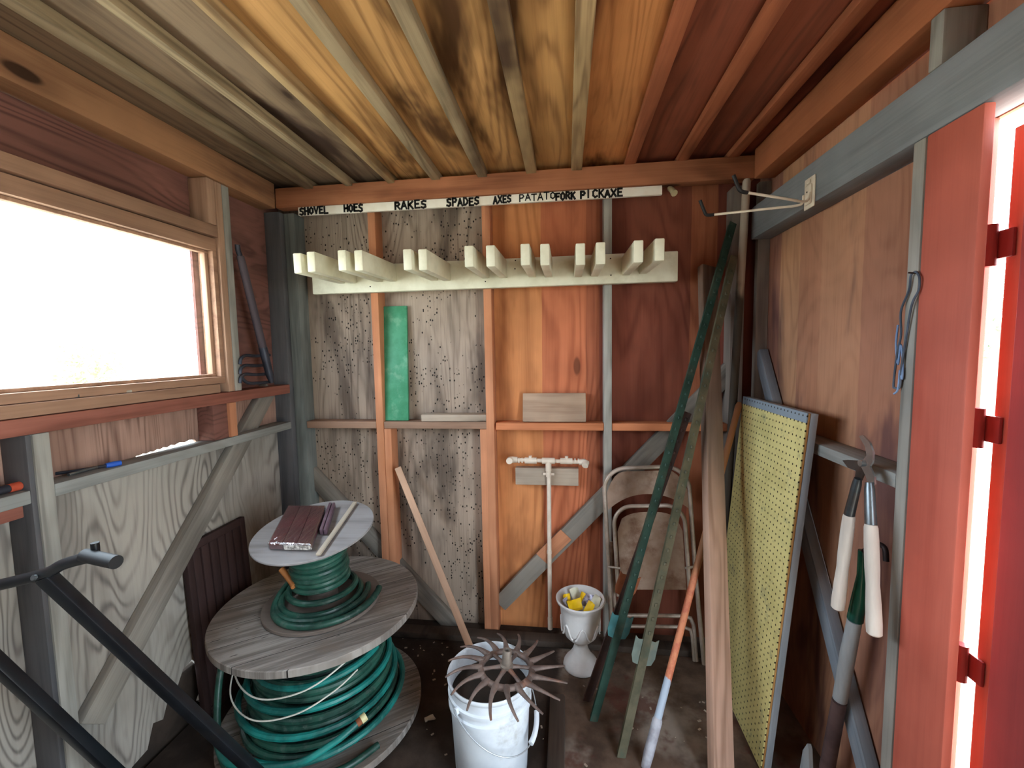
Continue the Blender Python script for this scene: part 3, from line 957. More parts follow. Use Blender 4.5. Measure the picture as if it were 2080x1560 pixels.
for s in (-1, 1):
    c = u * s * .150 + V((0, 0, .306))
    MB().tube([c, c + u * s * .012], .012, 12).build('bail_lug', 'bucket', bk)
ps = [V((0, 0, .306)) - u * .164 * math.cos(a) + math.sin(a) * (v * .178 + V((0, 0, -.135))) for a in [PI * k / 30 for k in range(31)]]
bail = MB().tube(ps, .0022, 8).build('bail', 'wire', bk)
i0 = 15
gp = [V((0, 0, .306)) - u * .164 * math.cos(a) + math.sin(a) * (v * .178 + V((0, 0, -.135))) for a in [PI * (.56 + .19 * k / 10) for k in range(11)]]
MB().tube(gp, .0095, 12).build('grip', 'bucket', bail)

M['castiron'] = paint('rusted cast iron', '7e6c64', '5e4e48', .6, .25, dirt='8a5c46', da=.55, scale=16, bump=.25, bscale=120)
WC = V((-.222, 1.445, .402))
wh = thing('spiked_wheel', 'rusty cast iron wheel of curved spikes lying on the white bucket', 'spiked wheel', Matrix.Translation(WC) @ Matrix.Rotation(math.radians(3), 4, 'Y') @ Matrix.Rotation(math.radians(-2), 4, 'X'))
b = MB()
N = 16
for k in range(N):
    a = 2 * PI * (k + .35) / N
    pts, rr = [], []
    for q in range(9):
        u_ = q / 8
        R = .090 + .128 * u_
        an = a + .17 * u_ ** 1.6
        pts.append(V((R * math.cos(an), R * math.sin(an), .006 + .010 * math.sin(u_ * PI * .5) - .022 * u_ ** 2.2)))
        rr.append(.0075 * (1 - u_) ** 2.6 + .0066 - .0018 * u_ - .0013 * u_ ** 8)
    b.tube(pts, 1, 10, rr=rr, squash=.8)
b.tube([(.092 * math.cos(2 * PI * k / 64), .092 * math.sin(2 * PI * k / 64), .004) for k in range(64)], .0115, 12, closed=True, squash=.9)
b.build('spike_ring', 'castiron', wh)
b = MB()
for k in range(6):
    a = 2 * PI * (k + .2) / 6
    b.tube([(.022 * math.cos(a), .022 * math.sin(a), .012), (.05 * math.cos(a), .05 * math.sin(a), .010), (.09 * math.cos(a), .09 * math.sin(a), .004)], .009, 10, rr=[.009, .0065, .008], squash=.9)
b.build('spokes', 'castiron', wh)
M['steelpipe'] = paint('dull grey hub', '857a70', '6a5c52', .55, .3, dirt='8a5c46', da=.4)
b = MB().lathe([(.008, .012), (.024, .012), (.024, .020), (.0175, .024), (.0165, .072), (.0150, .075), (.0095, .075), (.008, .070)], 28, close=True)
b.build('hub', 'steelpipe', wh)

# ------------------------------------------------------------------ urn with packets
M['urn'] = paint('chalky white urn', 'd8d4d2', 'c8c2c0', .65, dirt='7c6652', da=.55, scale=6, dlo=.55, dhi=.74, bump=.55, bscale=34)
UC = V((.060, 2.015, .002))
ur = thing('urn_planter', 'white footed garden urn holding paper packets by the back wall', 'urn', loc(*UC))
b = MB()
b.lathe([(0, 0), (.082, 0), (.086, .006), (.083, .020), (.075, .034), (.058, .052), (.040, .082), (.031, .108), (.033, .124), (.052, .140), (.076, .165), (.088, .20), (.094, .25), (.098, .300), (.104, .322), (.117, .336), (.119, .345), (.113, .349),
         (.103, .343), (.094, .325), (.090, .28), (.082, .21), (.060, .17), (0, .165)], 56)
b.build('body', 'urn', ur, angle=60)
for i in range(10):
    pass
b = MB()
for k in range(7):
    a = 2 * PI * k / 7 + .3
    pts = []
    for q in range(13):
        aa = a + (q / 12 - .5) * .75
        z = .215 + .030 * math.cos((q / 12 - .5) * 2 * PI)
        rad = .0925 + (z - .20) * .07
        pts.append((rad * math.cos(aa), rad * math.sin(aa), z))
    b.tube(pts, .0042, 8)
b.build('relief', 'urn', ur)
M['yellow'] = paint('bright yellow paper', 'f0c61c', 'e2b010', .5)
M['foil'] = paint('silvery lilac packet', 'c6c2d0', 'a59fb4', .35, .3, dirt='5a4a60', da=.7, scale=40, dlo=.45, dhi=.55)


def packet(lab, x, y, z, w, h, rx, ry, rz, mat, grp=None):
    b = MB()
    n = 6
    sd = random.Random(lab)
    F, B_ = [], []
    for j in range(n + 1):
        rF, rB = [], []
        for i in range(n + 1):
            u, vv = i / n - .5, j / n
            bul = .006 * (1 - (2 * u) ** 2) * (1 - (2 * vv - 1) ** 4)
            cr = sd.uniform(-.0025, .0025)
            cv = .010 * math.sin(u * 3.3 + vv * 2)
            rF.append(b.bm.verts.new((u * w, cv - bul - .0006 + cr, vv * h)))
            rB.append(b.bm.verts.new((u * w, cv + bul + .0006 + cr, vv * h)))
        F.append(rF)
        B_.append(rB)
    for j in range(n):
        for i in range(n):
            b.bm.faces.new((F[j][i], F[j][i + 1], F[j + 1][i + 1], F[j + 1][i]))
            b.bm.faces.new((B_[j][i], B_[j + 1][i], B_[j + 1][i + 1], B_[j][i + 1]))
    for j in range(n):
        for i in (0, n):
            q = (F[j][i], F[j + 1][i], B_[j + 1][i], B_[j][i])
            b.bm.faces.new(q)
    for i in range(n):
        for j in (0, n):
            b.bm.faces.new((F[j][i], F[j][i + 1], B_[j][i + 1], B_[j][i]))
    m = Matrix.Translation(UC + V((x, y, z))) @ Matrix.Rotation(rz, 4, 'Z') @ Matrix.Rotation(rx, 4, 'X') @ Matrix.Rotation(ry, 4, 'Y')
    o = b.build('paper_packet', mat, None, m, 60)
    return tag(o, lab, 'packet', grp)


G = 'packets in the white urn'
packet('yellow packet curling over the near rim of the white urn', -.020, -.044, .308, .070, .050, -.75, -.12, .25, 'yellow', G)
packet('small yellow packet near the right rim of the white urn', .028, -.052, .302, .036, .055, -.35, .35, -.35, 'yellow', G)
packet('yellow packet standing upright at the left of the white urn', -.052, -.004, .300, .034, .060, -.25, -.2, .5, 'yellow', G)
packet('narrow folded yellow packet in the middle of the white urn', -.012, -.002, .305, .022, .068, -.15, .45, .2, 'yellow', G)
packet('silvery lilac packet lying in the middle of the white urn', .024, .004, .300, .056, .060, -.65, .15, -.2, 'foil', G)
packet('pale packet at the right side of the white urn', .062, .000, .302, .040, .056, -.35, .25, -.6, 'whitepaint', G)
packet('white packet with its corner up at the back of the white urn', -.010, .048, .300, .044, .066, -.1, -.35, .1, 'whitepaint', G)
packet('pale packet tucked at the left rim of the white urn', -.058, -.020, .304, .034, .052, -.2, -.3, 1.1, 'foil', G)

# ------------------------------------------------------------------ cable reels
SC = V((-1.043, 1.630, .002))
t = NT('weathered reel wood')
p = t.coord()
ca, sa = math.cos(.62), math.sin(.62)
px_, py_, pz_ = t.sep(p)
xr_ = t.math('ADD', t.math('MULTIPLY', px_, ca), t.math('MULTIPLY', py_, sa))
yr_ = t.math('SUBTRACT', t.math('MULTIPLY', py_, ca), t.math('MULTIPLY', px_, sa))
q = t.comb(t.math('MULTIPLY', xr_, 3.0), t.math('MULTIPLY', yr_, 60.0), pz_)
n1 = t.noise(q, 1, 4, .6)
n2 = t.noise(t.comb(t.math('MULTIPLY', xr_, 9), t.math('MULTIPLY', yr_, 70), 0), 1, 3, .6)
c = t.mix(t.step(n1, .35, .65), lin('9a938c'), lin('6e6660'))
c = t.mix(t.math('MULTIPLY', t.step(t.noise(p, 5, 4, .6), .48, .64), .5), c, lin('76675a'))
c = t.mix(t.step(n2, .66, .70), c, lin('26201d'))
gap = t.math('ABSOLUTE', t.math('SUBTRACT', t.math('FRACT', t.math('DIVIDE', yr_, .135)), .5))
gp_ = t.step(gap, .486, .494)
c = t.mix(gp_, c, lin('1f1a17'))
M['reel'] = t.finish(c, .75, bump=t.math('SUBTRACT', n1, gp_), bstr=.5)
M['reelpale'] = wood('pale thin reel disk', '928e8e', '686262', axis=0, across=8, along=1.4, freq=20, gc=.45, knots=0, stain='5c5048', st=.8)
R_ = .402
rl = thing('cable_reel', 'large weathered wooden cable reel wound with green hose', 'cable reel', loc(*SC))
for z, nm in ((.468, 'flange'), (.012, 'flange')):
    b = MB().lathe([(0, z), (R_ - .003, z), (R_, z + .003), (R_, z + .027), (R_ - .003, z + .030), (0, z + .030)], 96)
    b.build(nm, 'reel', rl)
MB().lathe([(0, .042), (.15, .042), (.15, .4675), (0, .4675)], 40).build('drum', 'reel', rl)

def hose_mat(name, a, b_, c_):
    t = NT(name)
    p = t.coord()
    n = t.noise(p, 6, 5, .6)
    n2 = t.noise(p, 40, 4, .7)
    c = t.mix(t.step(n, .4, .62), lin(a), lin(b_))
    c = t.mix(t.math('MULTIPLY', t.step(n2, .5, .7), .55), c, lin(c_))
    return t.finish(c, .42, spec=.4)


M['hose'] = hose_mat('dusty green hose', '285648', '15332b', '56645c')
M['hose_teal'] = hose_mat('teal hose', '1c8078', '12554f', '3f7a72')
M['hose_dark'] = hose_mat('dark hose', '223e3a', '121f1e', '46524e')
rnd = random.Random(11)


def coil(z0, z1, prof, turns, r, seed, a0=0.0, wob=.006, c=V((0, 0, 0)), per=40, ztilt=.012):
    sd = random.Random(seed)
    ph = [sd.uniform(0, 6.28) for _ in range(6)]
    pts = []
    N = int(turns * per)
    for i in range(N + 1):
        u = i / N
        a = a0 + 2 * PI * turns * u
        z = z0 + (z1 - z0) * u
        rad = prof(u) + wob * math.sin(a * .73 + ph[0]) + wob * .7 * math.sin(a * .31 + ph[1])
        zz = z + ztilt * math.sin(a + ph[2]) * math.sin(u * PI) + wob * .5 * math.sin(a * 1.7 + ph[3])
        pts.append(c + V((rad * math.cos(a), rad * math.sin(a), zz)))
    return pts


hr = .0125
hz = thing('garden_hose', 'green and teal hose wound thickly round the large reel', 'hose', loc(*SC))
pro = lambda u: .385 - .165 * min(1, u * 1.15) ** .55
b = MB()
b.tube(coil(.062, .440, lambda u: .318 - .098 * u ** .55, 12.5, hr, 5, .5, .007), hr + .0012, 9)
b.build('winding', 'hose', hz)
b = MB()
b.tube(coil(.058, .400, lambda u: .308 - .094 * u ** .55 - .018, 11, hr, 9, 2.2, .010), hr + .001, 9)
b.build('inner_winding', 'hose_dark', hz)
# slack loop hanging on the left
A = lambda deg, r, z: V((r * math.cos(math.radians(deg)), r * math.sin(math.radians(deg)), z))
sl = smooth([A(150, .25, .42), A(172, .31, .425), A(196, .352, .40), A(207, .372, .31), A(216, .382, .20), A(228, .385, .115), A(243, .387, .075), A(262, .385, .064), A(285, .380, .060), A(310, .374, .058), A(330, .372, .058)], 10)
MB().tube(sl, hr, 10).build('slack_loop', 'hose', hz)

h2 = hz
b = MB()
lp = smooth([A(200, .275, .432), A(235, .262, .410), A(270, .252, .41), A(300, .25, .43), A(325, .248, .445)], 12)
b.tube(lp, .011, 9)
b.tube(coil(.085, .33, lambda u: .352 - .098 * u ** .6, 3.3, hr, 21, 4.3, .008), .0125, 9)
b.build('teal_winding', 'hose_teal', h2)
e = smooth([A(215, .400, .112), A(250, .402, .130), A(285, .392, .150), A(305, .384, .180), A(318, .378, .205)], 10)
b = MB().tube(e, .0115, 10)
tl = b.build('loose_end', 'hose_teal', h2)
d_ = (e[-1] - e[-3]).normalized()
b = MB().tube([e[-1] - d_ * .004, e[-1] + d_ * .012], .0135, 12)
cp = b.build('coupling', 'rust', tl)
M['cream'] = paint('cream plastic', 'd6cc9c', 'c6bb8a', .45)
MB().tube([e[-1] + d_ * .0125, e[-1] + d_ * .032], .0155, 12).build('end_cap', 'cream', tl)

M['cord'] = paint('white cord', 'e0dcd0', 'c6c0b4', .6)
cd = MB()
pts = [A(170 + 10 * k, .292 + .012 * (k / 31), .36 - .004 * k + .06 * math.sin((k - 6) / 31 * PI * 1.5 + 3.4) * .9) for k in range(0, 19)]
c1 = smooth([A(165, .27, .405), A(195, .300, .385), A(225, .318, .335), A(258, .318, .318), A(290, .304, .342), A(320, .285, .395), A(345, .268, .44), A(362, .25, .452)], 8)
c2 = smooth([A(185, .305, .345), A(205, .325, .300), A(230, .338, .262), A(258, .338, .252), A(285, .325, .275), A(308, .312, .315), A(325, .300, .345)], 8)
cd.tube(c1, .0030, 7).tube(c2, .0028, 7)
tag(cd.build('cord', 'cord', None, loc(*SC)), 'thin white cord slung round the green hose on the large reel', 'cord')

# small reel
S2 = V((-1.028, 1.625, .5035))
sr = thing('cable_reel', 'smaller cable reel with a tilted top standing on the large reel', 'cable reel', loc(*S2))
M['reeldark'] = wood('dark reel base', '6e625a', '4a403a', axis=0, across=8, along=1.4, freq=20, gc=.4, knots=0)
b = MB().lathe([(0, 0), (.228, 0), (.230, .002), (.230, .012), (.228, .014), (0, .014)], 80)
b.build('base_flange', 'reeldark', sr)
tn = V((-.023, -.152, 1)).normalized()
tc = V((-1.019, 1.577, .843))
tx = V((1, 0, 0))
tx = (tx - tn * tx.dot(tn)).normalized()
TM = Matrix.Translation(tc) @ Matrix((tx, tn.cross(tx), tn)).transposed().to_4x4()
TL = Matrix.Translation(-S2) @ TM
b = MB().lathe([(0, -.010), (.229, -.010), (.231, -.008), (.231, -.002), (.229, 0), (0, 0)], 80)
b.build('top_flange', 'reelpale', sr, TL)
topc = tc - S2 - tn * .0105
b = MB()
n = 28
r0 = [b.bm.verts.new((.062 * math.cos(2 * PI * k / n), .062 * math.sin(2 * PI * k / n), .0145)) for k in range(n)]
r1 = [b.bm.verts.new(topc + TL.to_3x3() @ V((.062 * math.cos(2 * PI * k / n), .062 * math.sin(2 * PI * k / n), 0))) for k in range(n)]
for k in range(n):
    b.bm.faces.new((r0[k], r0[(k + 1) % n], r1[(k + 1) % n], r1[k]))
b.bm.faces.new(r0[::-1])
b.bm.faces.new(r1)
b.build('drum', 'reeldark', sr)
h3 = thing('garden_hose', 'green hose wound on the small tilted reel with loose loops below', 'hose', loc(*S2))
b = MB()
sh = topc
pts = []
T = 9
for i in range(T * 40 + 1):
    u = i / (T * 40)
    a = 1.2 + 2 * PI * T * u
    c = V((0, 0, .09)).lerp(sh - tn * .017, u)
    tl_ = .152 * u * .9
    rad = .1005 + .004 * math.sin(a * .37)
    pts.append(c + V((rad * math.cos(a), rad * math.sin(a), tl_ * rad * math.sin(a) * 1.0)))
b.tube(pts, .0128, 9)
b.build('winding', 'hose', h3)
lw = [(.135, .062, 4.2), (.140, .038, 2.3), (.160, .031, 5.0)]
b = MB()
pp = []
for i in range(0, 131):
    a = math.radians(70 + i * 8)
    u = i / 130
    rad = .118 + .062 * u + .008 * math.sin(a * .8)
    z = .086 - .058 * min(1, u * 1.6) + .006 * math.sin(a + 1)
    pp.append(V((rad * math.cos(a), rad * math.sin(a), max(z, .0285))))
b.tube(pp, .0125, 9)
b.build('loose_loops', 'hose', h3)
b = MB()
oe = smooth([A(140, .165, .06), A(165, .170, .065), A(190, .172, .045), A(215, .180, .030), A(240, .192, .028), A(265, .204, .0275), A(290, .214, .0275), A(315, .219, .0275), A(335, .224, .030), A(350, .232, .038), A(362, .238, .050), A(368, .238, .056)], 9)
b.tube(oe, .0128, 10)
b.build('loose_end', 'hose', h3)
b = MB()
be = [A(205, .150, .168), A(215, .128, .145), A(228, .116, .128), A(240, .116, .118)]
b.tube(smooth(be, 6), .0120, 10)
M['brass'] = paint('orange brown sleeve', 'b0723f', '96582e', .5)
b.build('hose_sleeve', 'brass', h3)

# package and stick on the tilted disk
def dl(x, y):
    return TM.inverted() @ on(x, y, tc, tn)


k0, k1, k2, k3 = dl(548, 1118), dl(634, 1120), dl(662, 1040), dl(588, 1040)
ctr = (k0 + k1 + k2 + k3) / 4
M['maroon'] = paint('maroon bricks', '6a2f38', '53232c', .5)
t = NT('clear wrap')
p = t.coord()
wv = t.noise(t.vmath('MULTIPLY', p, (60, 16, 60)), 1.0, 3, .6, 1.2)
bn = t.n('ShaderNodeBump')
bn.inputs['Strength'].default_value = .9
bn.inputs['Distance'].default_value = .006
t.put(bn.inputs['Height'], wv)
tr, gl, mx = t.n('ShaderNodeBsdfTransparent'), t.n('ShaderNodeBsdfGlossy'), t.n('ShaderNodeMixShader')
gl.inputs['Roughness'].default_value = .12
t.t.links.new(bn.outputs[0], gl.inputs['Normal'])
mx.inputs[0].default_value = .36
t.t.links.new(tr.outputs[0], mx.inputs[1])
t.t.links.new(gl.outputs[0], mx.inputs[2])
t.t.links.new(mx.outputs[0], t.out.inputs[0])
M['wrap'] = t.m
ax_ = ((k1 - k0) + (k2 - k3)).normalized()
up_ = V((0, 0, 1))
ay_ = up_.cross(ax_)
w2 = (k1 - k0).length / 2
h2_ = ((k3 + k2) / 2 - (k0 + k1) / 2).dot(ay_) / 2
skew = ((k3 + k2) / 2 - (k0 + k1) / 2).dot(ax_)
pk = thing('wrapped_package', 'maroon package in clear shiny plastic wrap on the tilted reel top', 'package',
           TM @ Matrix.Translation(ctr + V((0, 0, .0042))) @ Matrix((ax_, ay_, up_)).transposed().to_4x4())
sk = Matrix(((1, skew / (2 * h2_), 0, 0), (0, 1, 0, 0), (0, 0, 1, 0), (0, 0, 0, 1)))
b = MB()
nb = 3
for i in range(nb):
    xa = -w2 + 2 * w2 * i / nb
    b.box((xa + .001, -h2_, .001), (xa + 2 * w2 / nb - .001, h2_, .026), .002, mat=sk)
b.build('contents', 'maroon', pk)
b = MB().box((-w2 - .004, -h2_ - .006, 0), (w2 + .004, h2_ + .006, .029), .008, mat=sk, seg=3)
b.rough(.002, 40, 2)
b.build('plastic_wrap', 'wrap', pk)
b = MB().box((-w2 * .25, -h2_ - .009, .006), (w2 * .98, -h2_ - .0065, .024), .0005, mat=sk)
b.rough(.001, 50, 3)
b.build('paper_label', paint('pale paper strip', 'd8d2cc', '6a6460', .5, scale=60), pk)
b = MB()
for i, (xo, rz) in enumerate(((.012, .0), (.028, .05))):
    b.box((w2 + xo, -h2_ * .3, .001), (w2 + xo + .013, h2_ * 1.25, .024), .002, mat=sk)
b.build('side_strip', paint('purple strip', '6a5560', '58424c', .5), pk)
e0, e1 = dl(640, 1136), dl(718, 1021)
bq = MB().box((-.009, -.004, 0), (.009, .004, (e1 - e0).length * .93), .0015)
bq.rough(.0012, 20, 2)
e0 = e0 * .93 + V((.014, 0, .0085))
e1 = e1 + V((.014, 0, .0085))
tag(bq.build('wood_stick', 'greyhandle', None, TM @ frame(e0, e1, (1, 0, 0))), 'thin grey wooden stick lying beside the wrapped package on the reel', 'stick')

# ------------------------------------------------------------------ dark slatted shutter behind the reel
M['darkbrown'] = wood('dark brown timber', '3c2a28', '241917', across=9, freq=18, gc=.4, knots=0)
s0, s1 = V((-1.535, 1.69, .004)), V((-1.572, 1.69, .765))
fm = frame(s0, s1, (0, 1, 0))
st_ = thing('slatted_shutter', 'dark brown slatted wooden shutter leaning behind the large reel', 'shutter', fm)
L = (s1 - s0).length
for x in (-.165, .135):
    MB().box((x, -.012, 0), (x + .03, .014, L)).build('stile', 'darkbrown', st_)
for z in (0, L - .035):
    MB().box((-.134, -.011, z), (.134, .013, z + .035)).build('rail', 'darkbrown', st_)
b = MB()
for i in range(6):
    x = -.13 + i * .0445
    b.box((x, -.008, .036), (x + .036, .004, L - .036), .002)
b.build('slat_panel', 'darkbrown', st_)

# ------------------------------------------------------------------ loppers
M['ash'] = wood('pale worn handle wood', 'd6ccc2', 'b4a89e', across=14, freq=14, gc=.35, knots=.1, fine=.35)
M['ferrule'] = paint('dull steel socket', '7e8488', '5a6064', .35, .8, dirt='6a5a4c', da=.4)
M['blade'] = paint('dark tool steel', '5c5450', '423a36', .45, .6, dirt='7a5038', da=.4)
M['bright'] = paint('bright blade steel', 'c6cacc', 'a4a8aa', .25, .9)
M['greentool'] = paint('glossy green paint', '1f5a44', '17453a', .25)
xl_ = .805


def lp_(x, y, X=xl_):
    return at(0, X, x, y)


lo = thing('loppers', 'long loppers with pale wooden handles hanging over the right wall rail', 'loppers', Matrix.Translation(lp_(1752, 940)))
O = lp_(1752, 940)


def handle(parent, a, bq, c, mat_s, mat_w, lab=None):
    """socket a-b, wooden grip b-c, in parent space (world points minus origin)"""
    d1 = (bq - a)
    MB().tube([a, a.lerp(bq, .15), bq], .01, 16, rr=[.009, .0115, .0135]).build('socket', mat_s, parent)
    MB().tube([bq.lerp(c, u) for u in (0, .03, .15, .4, .55, .72, .9, .985, 1)], .0165, 16, rr=[.0135, .0155, .0165, .0165, .0150, .0170, .0178, .0170, .013]).build('grip', mat_w, parent)


handle(lo, lp_(1743, 972) - O, lp_(1725, 1046) - O, lp_(1701, 1236) - O, 'ferrule', 'ash')
handle(lo, lp_(1766, 980, .80) - O, lp_(1769, 1065, .795) - O, lp_(1776, 1290, .79) - O, 'ferrule', 'ash')


def plate(pts, X0, X1):
    """thick plate outlined on the plane x = X0 and given thickness to X1"""
    b = MB()
    w_ = [at(0, X0, *q) for q in pts]
    A_ = [b.bm.verts.new(q - O) for q in w_]
    B_ = [b.bm.verts.new(V((X1, q.y, q.z)) - O) for q in w_]
    n = len(pts)
    b.bm.faces.new(A_)
    b.bm.faces.new(B_[::-1])
    for i in range(n):
        b.bm.faces.new((A_[i], A_[(i + 1) % n], B_[(i + 1) % n], B_[i]))
    return b


b = plate([(1745, 886), (1752, 884), (1766, 899), (1773, 920), (1772, 938), (1766, 948), (1776, 968), (1776, 984), (1762, 982), (1758, 966), (1748, 946), (1752, 935), (1760, 925), (1757, 908)], .806, .811)
b.build('cutting_blade', 'bright', lo)
b = plate([(1711, 935), (1722, 934), (1748, 936), (1757, 944), (1754, 962), (1748, 976), (1736, 972), (1738, 956), (1722, 950)], .812, .817)
b.build('hook_blade', 'blade', lo)
q = lp_(1751, 941) - O
MB().tube([q + V((-.006, 0, 0)), q + V((.012, 0, 0))], .009, 12).build('pivot_bolt', 'bright', lo)

# green socketed tool below
O2 = lp_(1736, 1250, .86)
g = thing('pruning_tool', 'green socketed long tool with grey handle in the right wall bay', 'garden tool', Matrix.Translation(O2))
X2 = .868
p = [lp_(1752, 1118, X2) - O2, lp_(1750, 1170, X2) - O2, lp_(1745, 1215, X2) - O2, lp_(1737, 1258, X2) - O2]
MB().tube(p, .017, 16, rr=[.011, .012, .019, .021]).build('socket', 'greentool', g)
M['greyash'] = wood('grey ash handle', 'a3a6a8', '7f8386', across=14, freq=14, gc=.35, knots=.1)
MB().tube([lp_(1736, 1260, X2) - O2, lp_(1722, 1330, X2) - O2, lp_(1706, 1420, X2) - O2], .02, 16, rr=[.019, .021, .020]).build('handle', 'greyash', g)
M['brownsleeve'] = paint('brown sleeve', '5f4a48', '4a3838', .6)
ft = V((.868, lp_(1680, 1560, X2).y, .006)) - O2
MB().tube([lp_(1705, 1424, X2) - O2, lp_(1680, 1560, X2) - O2, ft], .021, 16, rr=[.0205, .022, .022]).build('sleeve', 'brownsleeve', g)
b = MB().tube(smooth([lp_(1755, 1120, X2) - O2, lp_(1775, 1105, X2) - O2, lp_(1796, 1112, X2) - O2, lp_(1800, 1140, X2) - O2]), .007, 10)
b.build('blade', 'iron', g)

# pale tapered scrap standing at the foot of the bay
b = MB()
pl = [(1660, 1500), (1668, 1506), (1676, 1560), (1640, 1560), (1632, 1556)]
w_ = [at(0, .835, *q) for q in pl]
q0 = w_[0]
m0 = Matrix(((0, 0, 1, .82), (1, 0, 0, w_[4].y), (0, 1, 0, 0), (0, 0, 0, 1)))
b.prism([(0, .004), (-.02, .12), (-.045, .17), (-.055, .16), (-.075, .004)], 0, .012, m0)
tag(b.build('wood_scrap', 'greyash', None), 'small grey tapered scrap on the floor beneath the hanging loppers', 'scrap')

# ------------------------------------------------------------------ twine on the right stud
M['twine'] = paint('blue grey twine', '66707e', '48505c', .8)
M['twineblue'] = paint('pale blue twine', '8ea8cc', '7088ac', .8)
xt = .8445
tw = thing('twine_loop', 'loop of dark blue grey twine hung from a nail on the right stud', 'twine', Matrix.Translation(at(0, xt, 1858, 556)))
Ot = at(0, xt, 1858, 556)
tp = lambda L_: [at(0, xt - .002 * (i % 2), *q) - Ot for i, q in enumerate(L_)]
MB().tube(smooth(tp([(1858, 553), (1850, 560), (1846, 590), (1830, 632), (1830, 680), (1822, 720), (1815, 780), (1818, 788), (1828, 785), (1832, 740), (1840, 690), (1852, 620), (1866, 590), (1868, 566), (1862, 553), (1856, 553)]), 6), .0026, 7).build('strand', 'twine', tw)
MB().tube(smooth(tp([(1824, 660), (1820, 700), (1824, 740), (1830, 700), (1834, 740), (1832, 770), (1828, 752), (1824, 790), (1816, 800)]), 6), .0024, 7).build('strand', 'twineblue', tw)
MB().tube([V((.012, 0, 0)), V((-.014, 0, .003))], .002, 7).build('nail', 'nail', tw)

# ------------------------------------------------------------------ long handled hook in the left corner
M['oldsteel'] = paint('dark aged steel', '40424c', '2e3038', .5, .5, dirt='5c4a40', da=.4)
M['wornhandle'] = wood('dark worn handle', '4e4448', '302e36', across=14, freq=14, gc=.4, knots=0)
p0, p1 = at(0, -1.466, 553, 778), at(0, -1.479, 488, 520)
p0.z = 1.3875
L = (p1 - p0).length
fk = thing('potato_fork', 'dark long handled tined fork standing on the left window rail', 'fork', frame(p0, p1, (0, 1, 0)))
MB().tube([(0, 0, L * .30), (0, 0, L * .9), (0, 0, L)], .02, 14, rr=[.0185, .0175, .016]).build('handle', 'wornhandle', fk)
MB().tube([(0, 0, .02), (0, 0, L * .1), (0, 0, L * .32)], .015, 14, rr=[.010, .018, .0200]).build('ferrule', 'oldsteel', fk)
inv = frame(p0, p1, (0, 1, 0)).inverted()
tq = lambda x, y, X=-1.488: inv @ at(0, X, x, y)
for i, (ya, yb) in enumerate(((722, 727), (742, 747), (760, 765), (777, 781))):
    zz = (12, 8, 4, 0)[i]
    pts = [tq(545 + zz * .2, yb - 6), tq(520, yb - 4), tq(500, ya), tq(490, ya + 6), tq(488, ya + 18)]
    if i == 3:
        pts = [tq(546, 776), tq(525, 778), tq(505, 778), tq(495, 772), tq(490, 764)]
    MB().tube(smooth(pts, 6), .0075, 9).build('tine', 'oldsteel', fk)
MB().tube(smooth([(0, 0, L + .0), (0, .004, L + .025), (0, 0, L + .05)], 4), .011, 10, rr=None).build('end_cap', 'oldsteel', fk)

# ------------------------------------------------------------------ small tools on the left rail
M['bluegrip'] = paint('bright blue plastic', '2f62c8', '2a58b4', .4)
M['orange'] = paint('orange red grip', 'c4553a', 'a8452e', .5)
zg = 1.1805
a0, a1 = at(2, zg + .012, -30, 958), at(2, zg + .012, 52, 950)
for q in (a0, a1):
    q.x = -1.535
sd = thing('hand_tool', 'round dark metal tool with orange end on the left rail', 'hand tool', frame(V((-1.528, .886, zg + .013)), V((-1.528, 1.002, zg + .013))))
MB().tube([(0, 0, 0), (0, 0, .088)], .0115, 14).build('barrel', 'oldsteel', sd)
MB().tube([(0, 0, .0885), (0, 0, .113), (0, 0, .116)], .0125, 14, rr=[.0125, .0125, .010]).build('grip', 'orange', sd)
yb = at(0, -1.53, 200, 948).y
kn = thing('pliers', 'small grey pliers with one blue grip on the left rail', 'pliers', loc(-1.535, yb, zg + .008, 1.25))
MB().tube(smooth([(-.09, .028, 0), (-.05, .010, 0), (-.015, .004, 0), (.02, -.004, 0)]), .005, 8, rr=None).build('handle', 'oldsteel', kn)
MB().tube(smooth([(-.08, -.030, 0), (-.05, -.016, 0), (-.02, -.004, 0), (.02, .004, 0)]), .005, 8).build('handle', 'ferrule', kn)
MB().tube([(.022, 0, 0), (.04, 0, 0), (.062, 0, 0)], .0095, 12, rr=[.008, .0098, .0085]).build('blue_grip', 'bluegrip', kn)
M['twig'] = M['greyhandle']
b = MB().box((-.02, -.007, 0), (.02, .007, .012), .002)
tag(b.build('metal_clip', 'ferrule', None, loc(-1.520, 1.14, 1.4245, 1.5)), 'small metal clip lying on the window sill board', 'clip')
b = MB().tube(smooth([(-.05, .006, 0), (-.02, 0, 0), (.02, .003, 0), (.05, -.003, 0)]), .005, 8)
tag(b.build('twig', 'greyhandle', None, loc(-1.518, 1.27, 1.4295, 1.5)), 'short pale twig lying on the window sill board', 'twig')

